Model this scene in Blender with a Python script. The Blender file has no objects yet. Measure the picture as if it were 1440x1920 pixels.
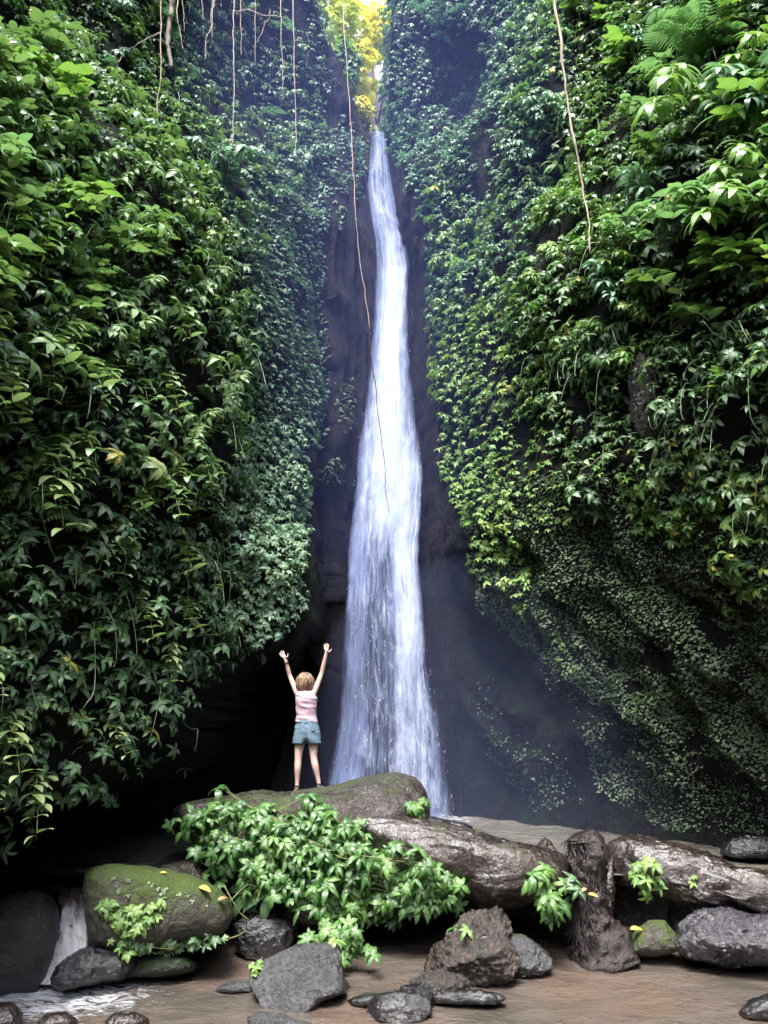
import bpy, bmesh, math, random
import numpy as np
from mathutils import Vector, Matrix
from mathutils.bvhtree import BVHTree

random.seed(7); RNG = np.random.default_rng(11)
S = bpy.context.scene; COL = S.collection
R = math.radians
# ------------------------------------------------------------------ camera
F, CX, CY, EYE = 1450.0, 720.0, 960.0, 2.8
TH = math.atan(370 / F)
cam = bpy.data.cameras.new('camera'); co = bpy.data.objects.new('camera', cam); COL.objects.link(co)
co.location = (0, 0, EYE); co.rotation_euler = (R(90) + TH, 0, 0)
cam.sensor_fit = 'VERTICAL'; cam.sensor_height = 24; cam.lens = 24 * F / 1920; cam.clip_end = 1500
S.camera = co
ct, st = math.cos(TH), math.sin(TH)
# ------------------------------------------------------------------ light
SUN_EL, SUN_AZ = R(62), R(196)      # azimuth clockwise from +Y: behind the camera
world = bpy.data.worlds.new('World'); S.world = world; world.use_nodes = True
wt = world.node_tree; bg = wt.nodes['Background']
sky = wt.nodes.new('ShaderNodeTexSky'); sky.sky_type = 'NISHITA'; sky.sun_disc = False
sky.sun_elevation = SUN_EL; sky.sun_rotation = SUN_AZ; sky.air_density = 1.0; sky.dust_density = 3.0; sky.ozone_density = 1.0
wt.links.new(sky.outputs[0], bg.inputs[0]); bg.inputs[1].default_value = 0.15
sl = bpy.data.lights.new('sun', 'SUN'); sl.energy = 2.4; sl.angle = R(22); sl.color = (1.0, .985, .95)
so = bpy.data.objects.new('sun', sl); COL.objects.link(so); so.location = (0, -10, 30)
sd = Vector((math.sin(SUN_AZ) * math.cos(SUN_EL), math.cos(SUN_AZ) * math.cos(SUN_EL), math.sin(SUN_EL)))
so.rotation_euler = sd.to_track_quat('Z', 'Y').to_euler()
S.view_settings.view_transform = 'Standard'; S.view_settings.look = 'None'
S.view_settings.exposure = 2.12; S.view_settings.gamma = 1; S.view_settings.use_curve_mapping = False
S.cycles.use_denoising = True
S.cycles.max_bounces = 6; S.cycles.transparent_max_bounces = 24; S.cycles.diffuse_bounces = 3; S.cycles.volume_bounces = 0
S.cycles.caustics_reflective = False; S.cycles.caustics_refractive = False

# ------------------------------------------------------------------ helpers
def P(px, py, Y):
    """the world point at depth Y that the photograph shows at (px, py)"""
    u = (px - CX) / F; v = (CY - py) / F
    k = Y / (ct - v * st)
    return np.array([u * k, Y, EYE + (st + v * ct) * k])
def proj(p):
    p = np.asarray(p, float); q = p - np.array([0, 0, EYE])
    d = q[..., 1] * ct + q[..., 2] * st; v = -q[..., 1] * st + q[..., 2] * ct
    d = np.maximum(d, .05)
    return CX + F * q[..., 0] / d, CY - F * v / d
def inpoly(x, y, poly):
    r = np.zeros(np.shape(x), bool); n = len(poly)
    for i in range(n):
        x0, y0 = poly[i]; x1, y1 = poly[(i + 1) % n]
        if y0 == y1: continue
        c = ((y0 > y) != (y1 > y)) & (x < (x1 - x0) * (y - y0) / (y1 - y0) + x0)
        r ^= c
    return r
def _h(ix, iy, iz, s):
    n = (ix * 73856093) ^ (iy * 19349663) ^ (iz * 83492791) ^ (s * 2654435)
    n = (n ^ (n >> 13)) * 1274126177; n = n ^ (n >> 16)
    return (n & 0xffff) / 32767.5 - 1.0
def noise(p, s=0):
    p = np.asarray(p, float); i = np.floor(p).astype(np.int64); f = p - i; f = f * f * (3 - 2 * f)
    o = 0
    for a in (0, 1):
        for b in (0, 1):
            for c in (0, 1):
                w = (f[..., 0] if a else 1 - f[..., 0]) * (f[..., 1] if b else 1 - f[..., 1]) * (f[..., 2] if c else 1 - f[..., 2])
                o = o + w * _h(i[..., 0] + a, i[..., 1] + b, i[..., 2] + c, s)
    return o
def fbm(p, octv=4, s=0, ridge=False):
    o = 0; a = 1; t = 0; p = np.asarray(p, float)
    for k in range(octv):
        n = noise(p * 2.03 ** k + 17.3 * k, s + k)
        if ridge: n = 1 - 2 * np.abs(n)
        o = o + a * n; t += a; a *= .5
    return o / t
def sstep(a, b, x):
    t = np.clip((x - a) / (b - a), 0, 1); return t * t * (3 - 2 * t)
def blur(a, n):
    for _ in range(n):
        a = np.pad(a, 1, mode='edge')
        a = (a[1:-1, 1:-1] * 2 + a[:-2, 1:-1] + a[2:, 1:-1] + a[1:-1, :-2] + a[1:-1, 2:]) / 6
    return a
def link(name, me, mat=None, parent=None):
    o = bpy.data.objects.new(name, me); COL.objects.link(o)
    if mat is not None: me.materials.append(mat)
    if parent is not None: o.parent = parent
    return o
def make(name, v, faces, mat=None, parent=None, smooth=True, attrs=None, uv=None):
    me = bpy.data.meshes.new(name)
    if isinstance(faces, tuple):        # (flat loops, counts)
        lo, cn = faces
        me.vertices.add(len(v)); me.vertices.foreach_set('co', np.asarray(v, np.float32).ravel())
        me.loops.add(len(lo)); me.loops.foreach_set('vertex_index', np.asarray(lo, np.int32))
        me.polygons.add(len(cn)); me.polygons.foreach_set('loop_start', np.concatenate([[0], np.cumsum(cn)[:-1]]).astype(np.int32))
        me.update(calc_edges=True)
    else:
        me.from_pydata([tuple(map(float, q)) for q in v], [], [tuple(map(int, q)) for q in faces])
    me.polygons.foreach_set('use_smooth', np.full(len(me.polygons), smooth, bool))
    for k, a in (attrs or {}).items():
        at = me.attributes.new(k, 'FLOAT', 'POINT'); at.data.foreach_set('value', np.asarray(a, np.float32))
    if uv is not None:
        at = me.attributes.new('leafuv', 'FLOAT_VECTOR', 'POINT')
        at.data.foreach_set('vector', np.c_[uv, np.zeros(len(uv))].astype(np.float32).ravel())
    me.update()
    return link(name, me, mat, parent)
def empty(name, loc=(0, 0, 0), rz=0):
    o = bpy.data.objects.new(name, None); COL.objects.link(o); o.location = loc; o.rotation_euler.z = rz
    o.empty_display_size = .1
    return o
def tag(o, label=None, cat=None, group=None, kind=None):
    if label: o['label'] = label
    if cat: o['category'] = cat
    if group: o['group'] = group
    if kind: o['kind'] = kind
    return o
def grid_faces(nu, nv, mask=None):
    i = np.arange(nu * nv).reshape(nv, nu)
    q = np.stack([i[:-1, :-1], i[:-1, 1:], i[1:, 1:], i[1:, :-1]], -1).reshape(-1, 4)
    if mask is not None: q = q[mask.reshape(-1)]
    return (q.ravel(), np.full(len(q), 4))
def sweep(pts, rad, n=6, rough=0, seed=0):
    """a tube through the points"""
    pts = np.asarray(pts, float); m = len(pts); rad = np.broadcast_to(rad, (m,))
    t = np.gradient(pts, axis=0); t /= np.linalg.norm(t, axis=1)[:, None] + 1e-9
    ref = np.array([0, 0, 1.0]) if abs(t[0, 2]) < .8 else np.array([1.0, 0, 0])
    a = np.cross(t, ref); a /= np.linalg.norm(a, axis=1)[:, None] + 1e-9; b = np.cross(t, a)
    ph = np.linspace(0, 2 * math.pi, n, endpoint=False)
    v = pts[:, None] + (np.cos(ph)[None, :, None] * a[:, None] + np.sin(ph)[None, :, None] * b[:, None]) * rad[:, None, None]
    v = v.reshape(-1, 3)
    f = []
    for i in range(m - 1):
        for j in range(n): f.append((i * n + j, i * n + (j + 1) % n, (i + 1) * n + (j + 1) % n, (i + 1) * n + j))
    f.append(tuple(range(n - 1, -1, -1))); f.append(tuple(range((m - 1) * n, m * n)))
    return v, f
class Acc:
    def __init__(s): s.v = []; s.l = []; s.c = []; s.t = []; s.u = []; s.n = 0
    def add(s, v, lo, cn, t=None, u=None):
        s.v.append(v); s.l.append(np.asarray(lo) + s.n); s.c.append(cn); s.n += len(v)
        s.t.append(np.full(len(v), .5) if t is None else t); s.u.append(np.zeros((len(v), 2)) if u is None else u)
    def addf(s, v, f, t=.5):
        s.add(np.asarray(v), np.concatenate([np.asarray(q) for q in f]), np.array([len(q) for q in f]), np.full(len(v), t))
    def build(s, name, mat, parent=None, smooth=True):
        return make(name, np.concatenate(s.v), (np.concatenate(s.l), np.concatenate(s.c)), mat, parent, smooth,
                    {'tint': np.concatenate(s.t)}, np.concatenate(s.u))

# ------------------------------------------------------------------ materials
def mat_new(name):
    m = bpy.data.materials.new(name); m.use_nodes = True; nt = m.node_tree; nt.nodes.clear()
    return m, nt, nt.nodes.new('ShaderNodeOutputMaterial')
class N:
    def __init__(s, nt): s.nt = nt
    def node(s, t, ins=None, **kw):
        n = s.nt.nodes.new(t)
        for k, v in kw.items(): setattr(n, k, v)
        for k, v in (ins or {}).items():
            if isinstance(v, bpy.types.NodeSocket): s.nt.links.new(v, n.inputs[k])
            else: n.inputs[k].default_value = v
        return n
    def attr(s, a): return s.node('ShaderNodeAttribute', attribute_name=a)
    def math(s, op, a, b=0.0, clamp=False): return s.node('ShaderNodeMath', {0: a, 1: b}, operation=op, use_clamp=clamp).outputs[0]
    def noise(s, scale, vec, detail=4, rough=.55, dist=0): return s.node('ShaderNodeTexNoise', {'Vector': vec, 'Scale': scale, 'Detail': detail, 'Roughness': rough, 'Distortion': dist}).outputs[0]
    def ramp(s, fac, stops, interp='LINEAR'):
        n = s.node('ShaderNodeValToRGB', {0: fac}); e = n.color_ramp.elements; n.color_ramp.interpolation = interp
        while len(e) < len(stops): e.new(.5)
        for q, (p, c) in zip(e, stops): q.position = p; q.color = tuple(c) + (1,) if len(c) == 3 else c
        return n.outputs[0]
    def mix(s, f, a, b):
        n = s.node('ShaderNodeMix', data_type='RGBA')
        for k, v in ((0, f), (6, a), (7, b)):
            if isinstance(v, bpy.types.NodeSocket): s.nt.links.new(v, n.inputs[k])
            else: n.inputs[k].default_value = v if k == 0 else tuple(v) + (1,)
        return n.outputs[2]
    def pos(s, sc=(1, 1, 1)):
        g = s.node('ShaderNodeNewGeometry').outputs['Position']
        return s.node('ShaderNodeVectorMath', {0: g, 1: sc}, operation='MULTIPLY').outputs[0]
    def bump(s, h, st=.5, d=.05, nrm=None):
        i = {'Height': h, 'Strength': st, 'Distance': d}
        if nrm is not None: i['Normal'] = nrm
        return s.node('ShaderNodeBump', i).outputs[0]
def leaf_mat(name, stops, rough=.4, trans=.3, tcol=(.25, .5, .04)):
    m, nt, out = mat_new(name); n = N(nt)
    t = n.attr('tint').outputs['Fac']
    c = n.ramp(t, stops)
    uv = n.attr('leafuv').outputs['Vector']
    sx = n.node('ShaderNodeSeparateXYZ', {0: uv})
    ax = n.math('ABSOLUTE', sx.outputs[0])
    rib = n.math('LESS_THAN', ax, .07)
    vein = n.math('SINE', n.math('MULTIPLY', n.math('SUBTRACT', sx.outputs[1], n.math('MULTIPLY', ax, .35)), 62))
    c = n.mix(n.math('MULTIPLY', rib, .4), c, (.25, .36, .12))
    blot = n.noise(23, n.pos(), 2)
    c = n.mix(n.math('MULTIPLY', n.math('GREATER_THAN', blot, .66), .35), c, (.16, .17, .05))
    ro = n.math('ADD', n.math('MULTIPLY', n.noise(7, n.pos(), 1), .3), rough - .15)
    p = n.node('ShaderNodeBsdfPrincipled', {'Base Color': c, 'Roughness': ro, 'IOR': 1.6, 'Coat Weight': .25, 'Coat Roughness': .25, 'Normal': n.bump(vein, .35, .004)})
    tr = n.node('ShaderNodeBsdfTranslucent', {'Color': n.mix(.55, c, tcol)})
    mx = n.node('ShaderNodeMixShader', {0: trans, 1: p.outputs[0], 2: tr.outputs[0]})
    nt.links.new(mx.outputs[0], out.inputs[0]); return m
def simple(name, col, rough=.6, col2=None, sc=8, bump=0, bsc=30, **kw):
    m, nt, out = mat_new(name); n = N(nt)
    c = n.mix(n.noise(sc, n.pos(), 4), col, col2 or col)
    ins = {'Base Color': c, 'Roughness': rough}; ins.update(kw)
    if bump: ins['Normal'] = n.bump(n.noise(bsc, n.pos(), 5), bump, .02)
    p = n.node('ShaderNodeBsdfPrincipled', ins); nt.links.new(p.outputs[0], out.inputs[0]); return m
def rock_mat(name, dark, mid, light, moss=.0, mosscol=(.05, .08, .015), rough=(.25, .65), sc=2.5, bump=.8, bd=.06, speck=.0, stretch=(1, 1, 1), mossall=0., wet=.1, spec=.5):
    m, nt, out = mat_new(name); n = N(nt)
    p0 = n.pos(stretch)
    a = n.noise(sc, p0, 8, .62, .4); b = n.noise(sc * 6.5, p0, 6, .65); f = n.noise(sc * 28, p0, 3, .6)
    c = n.ramp(n.math('ADD', n.math('MULTIPLY', a, .65), n.math('MULTIPLY', b, .35)), [(.34, dark), (.5, mid), (.68, light)])
    h = n.math('ADD', n.math('ADD', n.math('MULTIPLY', a, .8), n.math('MULTIPLY', b, .6)), n.math('MULTIPLY', f, .22))
    h = n.math('ADD', h, n.math('MULTIPLY', n.noise(sc * 3, p0, 2, .5, 2.5), .3))
    nz = n.node('ShaderNodeSeparateXYZ', {0: n.node('ShaderNodeNewGeometry').outputs['Normal']}).outputs[2]
    if moss or mossall:
        mk = n.math('ADD', n.math('MULTIPLY', nz, .55), n.math('MULTIPLY', n.math('SUBTRACT', a, .5), 2.2))
        mk = n.math('ADD', mk, n.math('MULTIPLY', n.math('SUBTRACT', b, .5), 1.2))
        mk = n.math('MULTIPLY', n.math('ADD', mk, moss - .5), 3.0, True)
        h = n.math('ADD', h, n.math('MULTIPLY', mk, n.math('MULTIPLY', n.noise(55, n.pos(), 3), .5)))
        c = n.mix(mk, c, n.mix(n.noise(40, n.pos(), 3), tuple(x * .5 for x in mosscol), tuple(x * 1.7 for x in mosscol)))
    if speck:
        s = n.math('GREATER_THAN', n.noise(38, n.pos(), 3, .5), .66)
        c = n.mix(n.math('MULTIPLY', s, speck), c, (.42, .36, .3))
    ro = n.ramp(b, [(.35, (rough[0],) * 3), (.65, (rough[1],) * 3)])
    if moss: ro = n.mix(mk, ro, (.85, .85, .85))
    p = n.node('ShaderNodeBsdfPrincipled', {'Base Color': c, 'Roughness': ro, 'Normal': n.bump(h, bump, bd), 'Coat Weight': n.ramp(a, [(.4, (wet,) * 3), (.6, (wet * .3,) * 3)]), 'Coat Roughness': .09, 'Coat IOR': 1.75, 'Specular IOR Level': spec, 'Coat Normal': n.bump(h, bump * .7, bd)})
    nt.links.new(p.outputs[0], out.inputs[0]); return m

G = dict(
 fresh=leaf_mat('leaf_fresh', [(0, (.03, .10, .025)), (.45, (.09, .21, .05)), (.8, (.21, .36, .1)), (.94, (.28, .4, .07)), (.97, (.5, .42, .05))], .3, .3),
 deep=leaf_mat('leaf_deep', [(0, (.025, .07, .038)), (.5, (.085, .175, .08)), (.85, (.2, .32, .15)), (.985, (.22, .32, .1)), (1, (.5, .4, .05))], .3, .2),
 cool=leaf_mat('leaf_cool', [(0, (.035, .1, .065)), (.5, (.11, .23, .145)), (.9, (.25, .4, .25)), (1, (.24, .34, .16))], .34, .18, (.15, .4, .12)),
 olive=leaf_mat('leaf_olive', [(0, (.04, .095, .04)), (.45, (.14, .25, .095)), (.85, (.32, .44, .19)), (.97, (.36, .4, .15)), (1, (.55, .42, .07))], .3, .22, (.25, .5, .08)),
 lime=leaf_mat('leaf_lime', [(0, (.06, .14, .025)), (.5, (.14, .28, .06)), (.85, (.26, .4, .1)), (.97, (.38, .45, .09)), (1, (.55, .4, .05))], .38, .3),
 pale=leaf_mat('leaf_pale', [(0, (.05, .13, .05)), (.45, (.15, .29, .12)), (.85, (.32, .45, .22)), (1, (.4, .5, .2))], .24, .25, (.2, .5, .1)),
 yellow=leaf_mat('leaf_sunlit_yellow', [(0, (.16, .3, .02)), (.4, (.4, .52, .02)), (.75, (.75, .68, .01)), (1, (.85, .75, .03))], .5, .5, (.9, .85, .02)),  # sunlit glow of the trees in the gap put into a raised albedo
 mossleaf=leaf_mat('leaf_moss', [(0, (.03, .06, .032)), (.6, (.10, .16, .085)), (1, (.22, .29, .13))], .6, .15),
)
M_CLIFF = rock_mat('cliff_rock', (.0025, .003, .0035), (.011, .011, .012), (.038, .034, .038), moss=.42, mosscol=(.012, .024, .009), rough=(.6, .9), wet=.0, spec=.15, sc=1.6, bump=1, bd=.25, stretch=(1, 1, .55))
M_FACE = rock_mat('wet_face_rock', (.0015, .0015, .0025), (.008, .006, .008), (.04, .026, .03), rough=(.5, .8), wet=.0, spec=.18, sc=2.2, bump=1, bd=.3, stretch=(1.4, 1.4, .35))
M_BROWN = rock_mat('brown_wet_rock', (.006, .0035, .003), (.02, .012, .0095), (.062, .042, .037), moss=-.2, rough=(.12, .4), wet=1., sc=2.1, bump=.9, bd=.05, speck=.3)
M_SHELF = rock_mat('shelf_rock', (.008, .0055, .0045), (.028, .019, .016), (.09, .062, .055), moss=.12, mosscol=(.035, .055, .01), rough=(.15, .5), speck=.4, wet=.5, sc=2.6, bump=.9, bd=.07)
M_GREY = rock_mat('grey_rock', (.009, .0095, .011), (.045, .045, .049), (.17, .168, .178), moss=-.1, mosscol=(.03, .045, .012), rough=(.1, .5), wet=.6, sc=4, bump=1, bd=.06)
M_MOSSY = rock_mat('mossy_rock', (.016, .015, .01), (.045, .042, .03), (.11, .1, .075), moss=.42, mosscol=(.04, .065, .008), rough=(.5, .85), sc=1.7, bump=.9, bd=.05)
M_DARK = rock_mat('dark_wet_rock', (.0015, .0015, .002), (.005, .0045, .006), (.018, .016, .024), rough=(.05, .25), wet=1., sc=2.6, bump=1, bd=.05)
M_DROUND = rock_mat('dark_round_rock', (.007, .006, .007), (.02, .017, .018), (.055, .047, .045), moss=.1, mosscol=(.03, .035, .012), rough=(.3, .6), wet=.5, sc=4, bump=1, bd=.05, speck=.25)
M_TAN = rock_mat('tan_rock', (.007, .0055, .005), (.035, .026, .022), (.18, .135, .115), moss=-.12, mosscol=(.04, .05, .02), rough=(.1, .45), wet=.5, sc=3, bump=1, bd=.08)
M_BARK = simple('bark', (.10, .075, .055), .8, (.26, .21, .16), 12, .8, 40)
M_VINE = simple('liana_bark', (.30, .22, .17), .8, (.5, .4, .32), 14, .5, 60)
M_VINE2 = simple('red_liana_bark', (.34, .24, .2), .8, (.46, .36, .31), 10, .5, 60)
M_TWIG = simple('twig', (.10, .12, .04), .7, (.2, .2, .08), 20)
M_FIBRE = simple('stump_fibre', (.004, .0025, .0025), .3, (.04, .026, .027), 30, 1, 60, **{'Specular IOR Level': .6})
M_BED = simple('stream_bed', (.02, .016, .013), .9, (.05, .04, .03), 4, .5)

# ------------------------------------------------------------------ cliff surface: Y as a function of (x, z)
ctrl = [  # px, py, Y
 (0, 0, 9.5), (150, 0, 11.5), (300, 0, 14), (450, 0, 16), (580, 0, 17.5),
 (0, 300, 7.8), (150, 300, 9.2), (300, 300, 12), (450, 300, 14.8), (600, 300, 17.0), (680, 320, 17.6),
 (0, 700, 7.4), (150, 700, 8.7), (300, 700, 10.4), (430, 700, 12.4), (520, 700, 14.2), (590, 700, 15.6), (640, 700, 16.6),
 (0, 1100, 7.6), (150, 1100, 8.7), (300, 1100, 10.1), (430, 1080, 11.8), (500, 1050, 12.4), (560, 1050, 13.6), (590, 1050, 15.4), (640, 1050, 16.2),
 (0, 1500, 8.0), (150, 1450, 8.9), (300, 1350, 10.2), (430, 1220, 11.9), (560, 1220, 13.6), (600, 1400, 15.4), (650, 1450, 16.1),
 (730, 300, 17.7), (730, 700, 16.9), (730, 1100, 16.4), (730, 1500, 16.2),
 (770, 300, 17.0), (790, 500, 16.2), (820, 700, 15.4), (830, 900, 15.3), (840, 1100, 15.3), (850, 1300, 15.6), (860, 1530, 15.6),
 (760, 0, 17.4), (900, 0, 15.8), (1050, 0, 14.4), (1200, 0, 12.0), (1440, 0, 9.8),
 (900, 300, 14.9), (1050, 300, 13.2), (1200, 300, 11.4), (1440, 300, 8.6),
 (880, 700, 14.2), (1000, 700, 13.0), (1150, 700, 11.6), (1300, 700, 10.2), (1440, 700, 8.9),
 (900, 1000, 14.2), (1000, 1000, 13.4), (1150, 1000, 12.0), (1300, 950, 10.6), (1440, 950, 9.6),
 (920, 1250, 15.0), (1050, 1250, 14.0), (1200, 1250, 12.8), (1440, 1200, 10.6),
 (1000, 1530, 14.6), (1150, 1550, 13.5), (1300, 1570, 12.6), (1440, 1600, 11.7)]
pts = []
for px, py, Y in ctrl:
    q = P(px, py, Y); pts.append((q[0], q[2], Y))
for z in (-1, 5, 10, 15, 20):
    pts += [(-6.5 - .05 * z, z, 4.5), (-8.5, z, 0), (-10, z, -6), (-11.5, z, -12), (6.8 + .05 * z, z, 5.5), (8.8, z, 0), (10.2, z, -6), (11.5, z, -12)]
for x, Y in ((-6, 13), (-3, 18.5), (0, 20), (3, 18.5), (6, 15)): pts.append((x, 24.5, Y))
pts = np.array(pts)
def tps_fit(p, lam=.02):
    d = np.linalg.norm(p[:, None, :2] - p[None, :, :2], axis=2); K = d * d * np.log(d + 1e-9)
    n = len(p); A = np.zeros((n + 3, n + 3)); A[:n, :n] = K + lam * np.eye(n)
    A[:n, n] = 1; A[:n, n + 1:] = p[:, :2]; A[n:, :n] = A[:n, n:].T
    return np.linalg.solve(A, np.r_[p[:, 2], 0, 0, 0])
W = tps_fit(pts)
def tps(x, z):
    o = W[-3] + W[-2] * x + W[-1] * z
    for (a, b, _), w in zip(pts, W[:-3]):
        r2 = (x - a) ** 2 + (z - b) ** 2; o = o + w * r2 * .5 * np.log(r2 + 1e-9)
    return o
gx = np.linspace(-11.4, 11.4, 440); gz = np.linspace(-.8, 24.5, 440)
X, Z = np.meshgrid(gx, gz); YB = tps(X, Z)
PX, PY = proj(np.stack([X, YB, Z], -1))
cave = inpoly(PX, PY, [(-900, 1620), (-300, 1590), (0, 1530), (70, 1510), (200, 1465), (290, 1390), (345, 1310), (400, 1232), (470, 1215), (540, 1222), (575, 1180), (598, 1230), (604, 1480), (604, 2600), (-3000, 2600)])
notch = inpoly(PX, PY, [(540, -900), (590, -60), (606, 50), (640, 112), (662, 170), (686, 232), (700, 252), (722, 252), (728, 190), (728, 60), (732, -40), (820, -900)])
crev = inpoly(PX, PY, [(575, 560), (604, 560), (606, 1250), (575, 1250)])
hollow = inpoly(PX, PY, [(860, 1110), (930, 1130), (1000, 1170), (1010, 1240), (960, 1290), (890, 1230)])
pocket = inpoly(PX, PY, [(800, 60), (850, 40), (930, 60), (920, 200), (860, 260), (805, 200)])
pocket2 = inpoly(PX, PY, [(1000, 260), (1090, 270), (1100, 370), (1010, 380)])
ledge = inpoly(PX, PY, [(1060, 1000), (1180, 880), (1500, 1100), (1500, 1200), (1250, 1120)])
cm = blur(cave.astype(float), 3); nm = blur(notch.astype(float), 1)
Yd = YB + 6.5 * cm + 14 * nm + 1.6 * blur(crev.astype(float), 4) + 1.6 * blur(hollow.astype(float), 8) \
    + .9 * blur(pocket.astype(float), 7) + 1.0 * blur(pocket2.astype(float), 7) + .5 * blur(ledge.astype(float), 10)
V = np.stack([X, Yd, Z], -1)
gu = np.gradient(V, axis=1); gv = np.gradient(V, axis=0)
NRM = np.cross(gu, gv); NRM /= np.linalg.norm(NRM, axis=2)[..., None] + 1e-9      # faces -Y
big = fbm(V * np.array([.55, .55, .4]), 4, 3, True); med = fbm(V * 2.2 * np.array([1, 1, .6]), 4, 9)
face = ((PX > 600) & (PX < 870)).astype(float); face = blur(face, 6)
rightlow = inpoly(PX, PY, [(880, 1000), (1500, 1000), (1500, 1700), (880, 1700)]).astype(float); rightlow = blur(rightlow, 8)
diag = fbm(np.stack([(X * .8 + Z * .75) * 1.3, Yd * .8, (Z - X) * .35], -1), 4, 21, True)
amp = (.42 - .25 * face - .3 * rightlow) * big + (.12 + .05 * rightlow) * med + .42 * rightlow * diag
vert = fbm(np.stack([X * 4.2, Yd * 1.2, Z * .3], -1), 5, 33, True) * .36 * face
ledges = fbm(np.stack([X * .6, Yd * .5, Z * 1.1], -1), 3, 40) * .18 * face
quiet = (1 - np.clip(blur(notch.astype(float), 14) * 6, 0, 1)) * (1 - .6 * np.clip(blur(cave.astype(float), 8) * 4, 0, 1) * (1 - cm)) * (.45 + .55 * sstep(.9, 2.6, Z))
V = V + NRM * ((amp + vert + ledges) * quiet)[..., None]
def wY(py): return np.interp(py, [240, 330, 420, 700, 1100, 1560], [17.35, 16.9, 16.5, 15.95, 15.7, 15.45])
qx, qy = proj(V)
V[..., 1] += .55 * (1 - sstep(.8, 2.4, Z)) * (X > .6)
inf = inpoly(qx, qy, [(690, 235), (675, 350), (695, 450), (685, 700), (640, 900), (600, 1300), (560, 1700), (900, 1700), (845, 1400), (800, 1100), (812, 850), (785, 500), (750, 400), (728, 235)]) & (Z < 18.2)
inf = blur(inf.astype(float), 3)
V[..., 1] += inf * np.maximum(wY(qy) + .3 + .25 * fbm(np.stack([X * 3, Z * .7, 0 * X], -1), 3, 91) - V[..., 1], 0)
cut = Yd < YB + 12.5
keep = cut[:-1, :-1] & cut[1:, :-1] & cut[:-1, 1:] & cut[1:, 1:]
def submesh(name, sel, mat):
    k = keep & sel
    lo, cn = grid_faces(440, 440, k)
    u, inv = np.unique(lo, return_inverse=True)
    return tag(make(name, V.reshape(-1, 3)[u], (inv, cn), mat), kind='structure')
PXc = PX[:-1, :-1]; PYc = PY[:-1, :-1]
isface = (PXc > 600) & (PXc < 856 + .05 * (PYc - 1200)) & (gz[:-1, None] < 18.6)
submesh('left_cliff', (PXc <= 600), M_CLIFF)
submesh('right_cliff', ~(PXc <= 600) & ~isface, M_CLIFF)
submesh('rock_face_behind_waterfall', isface, M_FACE)
lo, cn = grid_faces(440, 440, keep)
CB = BVHTree.FromPolygons([tuple(q) for q in V.reshape(-1, 3)], lo.reshape(-1, 4).tolist())

# ------------------------------------------------------------------ ground, water
ax = np.concatenate([-np.geomspace(400, 13, 14), np.linspace(-12, 12, 120), np.geomspace(13, 400, 14)])
ay = np.concatenate([-np.geomspace(400, 6, 14), np.linspace(-5, 24, 150), np.geomspace(25, 500, 14)])
GX, GY = np.meshgrid(ax, ay)
bankY = np.interp(GX, [-6, -3.6, -2.9, -2, 0, 1.5, 3, 4, 6], [9.6, 9.6, 10, 11.4, 12, 12, 11.4, 10.6, 10.4])
gz_ = -.45 + 1.05 * sstep(-.15, .15, GY - bankY) - .5 * sstep(.6, 1.6, GY - bankY)
gz_ += 18.1 * sstep(18.6, 20.5, GY) + 8 * sstep(20, 60, GY) * 0
gz_ = np.maximum(gz_, -.45 + 22 * sstep(10.8, 15, np.abs(GX)) * (GY < 18))
gz_ = np.where(GY >= 18, np.maximum(gz_, 17.55 + 3 * sstep(1.2, 6, np.abs(GX))), gz_)
gz_ = np.maximum(gz_, -.45 + 11 * sstep(8, 16, -GY))  # unseen rise behind the camera, shaped to block low skylight
gz_ += .05 * noise(np.stack([GX * 2, GY * 2, 0 * GX], -1))
tag(make('ground', np.stack([GX, GY, gz_], -1).reshape(-1, 3), grid_faces(len(ax), len(ay)), M_BED), kind='structure')

def water_mat(name, c1, c2, c3, rip):
    m, nt, out = mat_new(name); n = N(nt)
    pp = n.pos((1, 1.5, 1))
    c = n.ramp(n.noise(.7, n.pos(), 2.5, .5, .6), [(.35, c1), (.52, c2), (.68, c3)])
    f = n.attr('foam').outputs['Fac']
    fn = n.noise(5, n.pos((1, 3.0, 1)), 7, .7, 1.2)
    fo = n.math('MULTIPLY', n.math('SUBTRACT', n.math('ADD', n.math('MULTIPLY', f, .5), n.math('MULTIPLY', n.math('SUBTRACT', fn, .5), 1.7)), .3), 3.5, True)
    c = n.mix(fo, c, (.8, .82, .85))
    h = n.math('ADD', n.noise(2.2, pp, 4, .5, .3), n.math('MULTIPLY', n.noise(11, pp, 3, .5, .5), .25))
    h = n.math('ADD', h, n.math('MULTIPLY', fo, .25))
    ro = n.math('ADD', .04, n.math('MULTIPLY', fo, .6))
    p = n.node('ShaderNodeBsdfPrincipled', {'Base Color': c, 'Roughness': ro, 'IOR': 1.55, 'Normal': n.bump(h, rip, .09)})
    nt.links.new(p.outputs[0], out.inputs[0]); return m
def water(name, x0, x1, y0, y1, z, mat, foamf, rip, nx=240, ny=160):
    wx, wy = np.meshgrid(np.linspace(x0, x1, nx), np.linspace(y0, y1, ny))
    h = z + rip * fbm(np.stack([wx * 1.6, wy * 3.2, wx * 0], -1), 4, 5)
    fo = foamf(wx, wy); h = h + fo * .05 * fbm(np.stack([wx * 5, wy * 7, wx * 0], -1), 3, 8)
    return tag(make(name, np.stack([wx, wy, h], -1).reshape(-1, 3), grid_faces(nx, ny), mat, attrs={'foam': fo.ravel()}), kind='structure')
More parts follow.
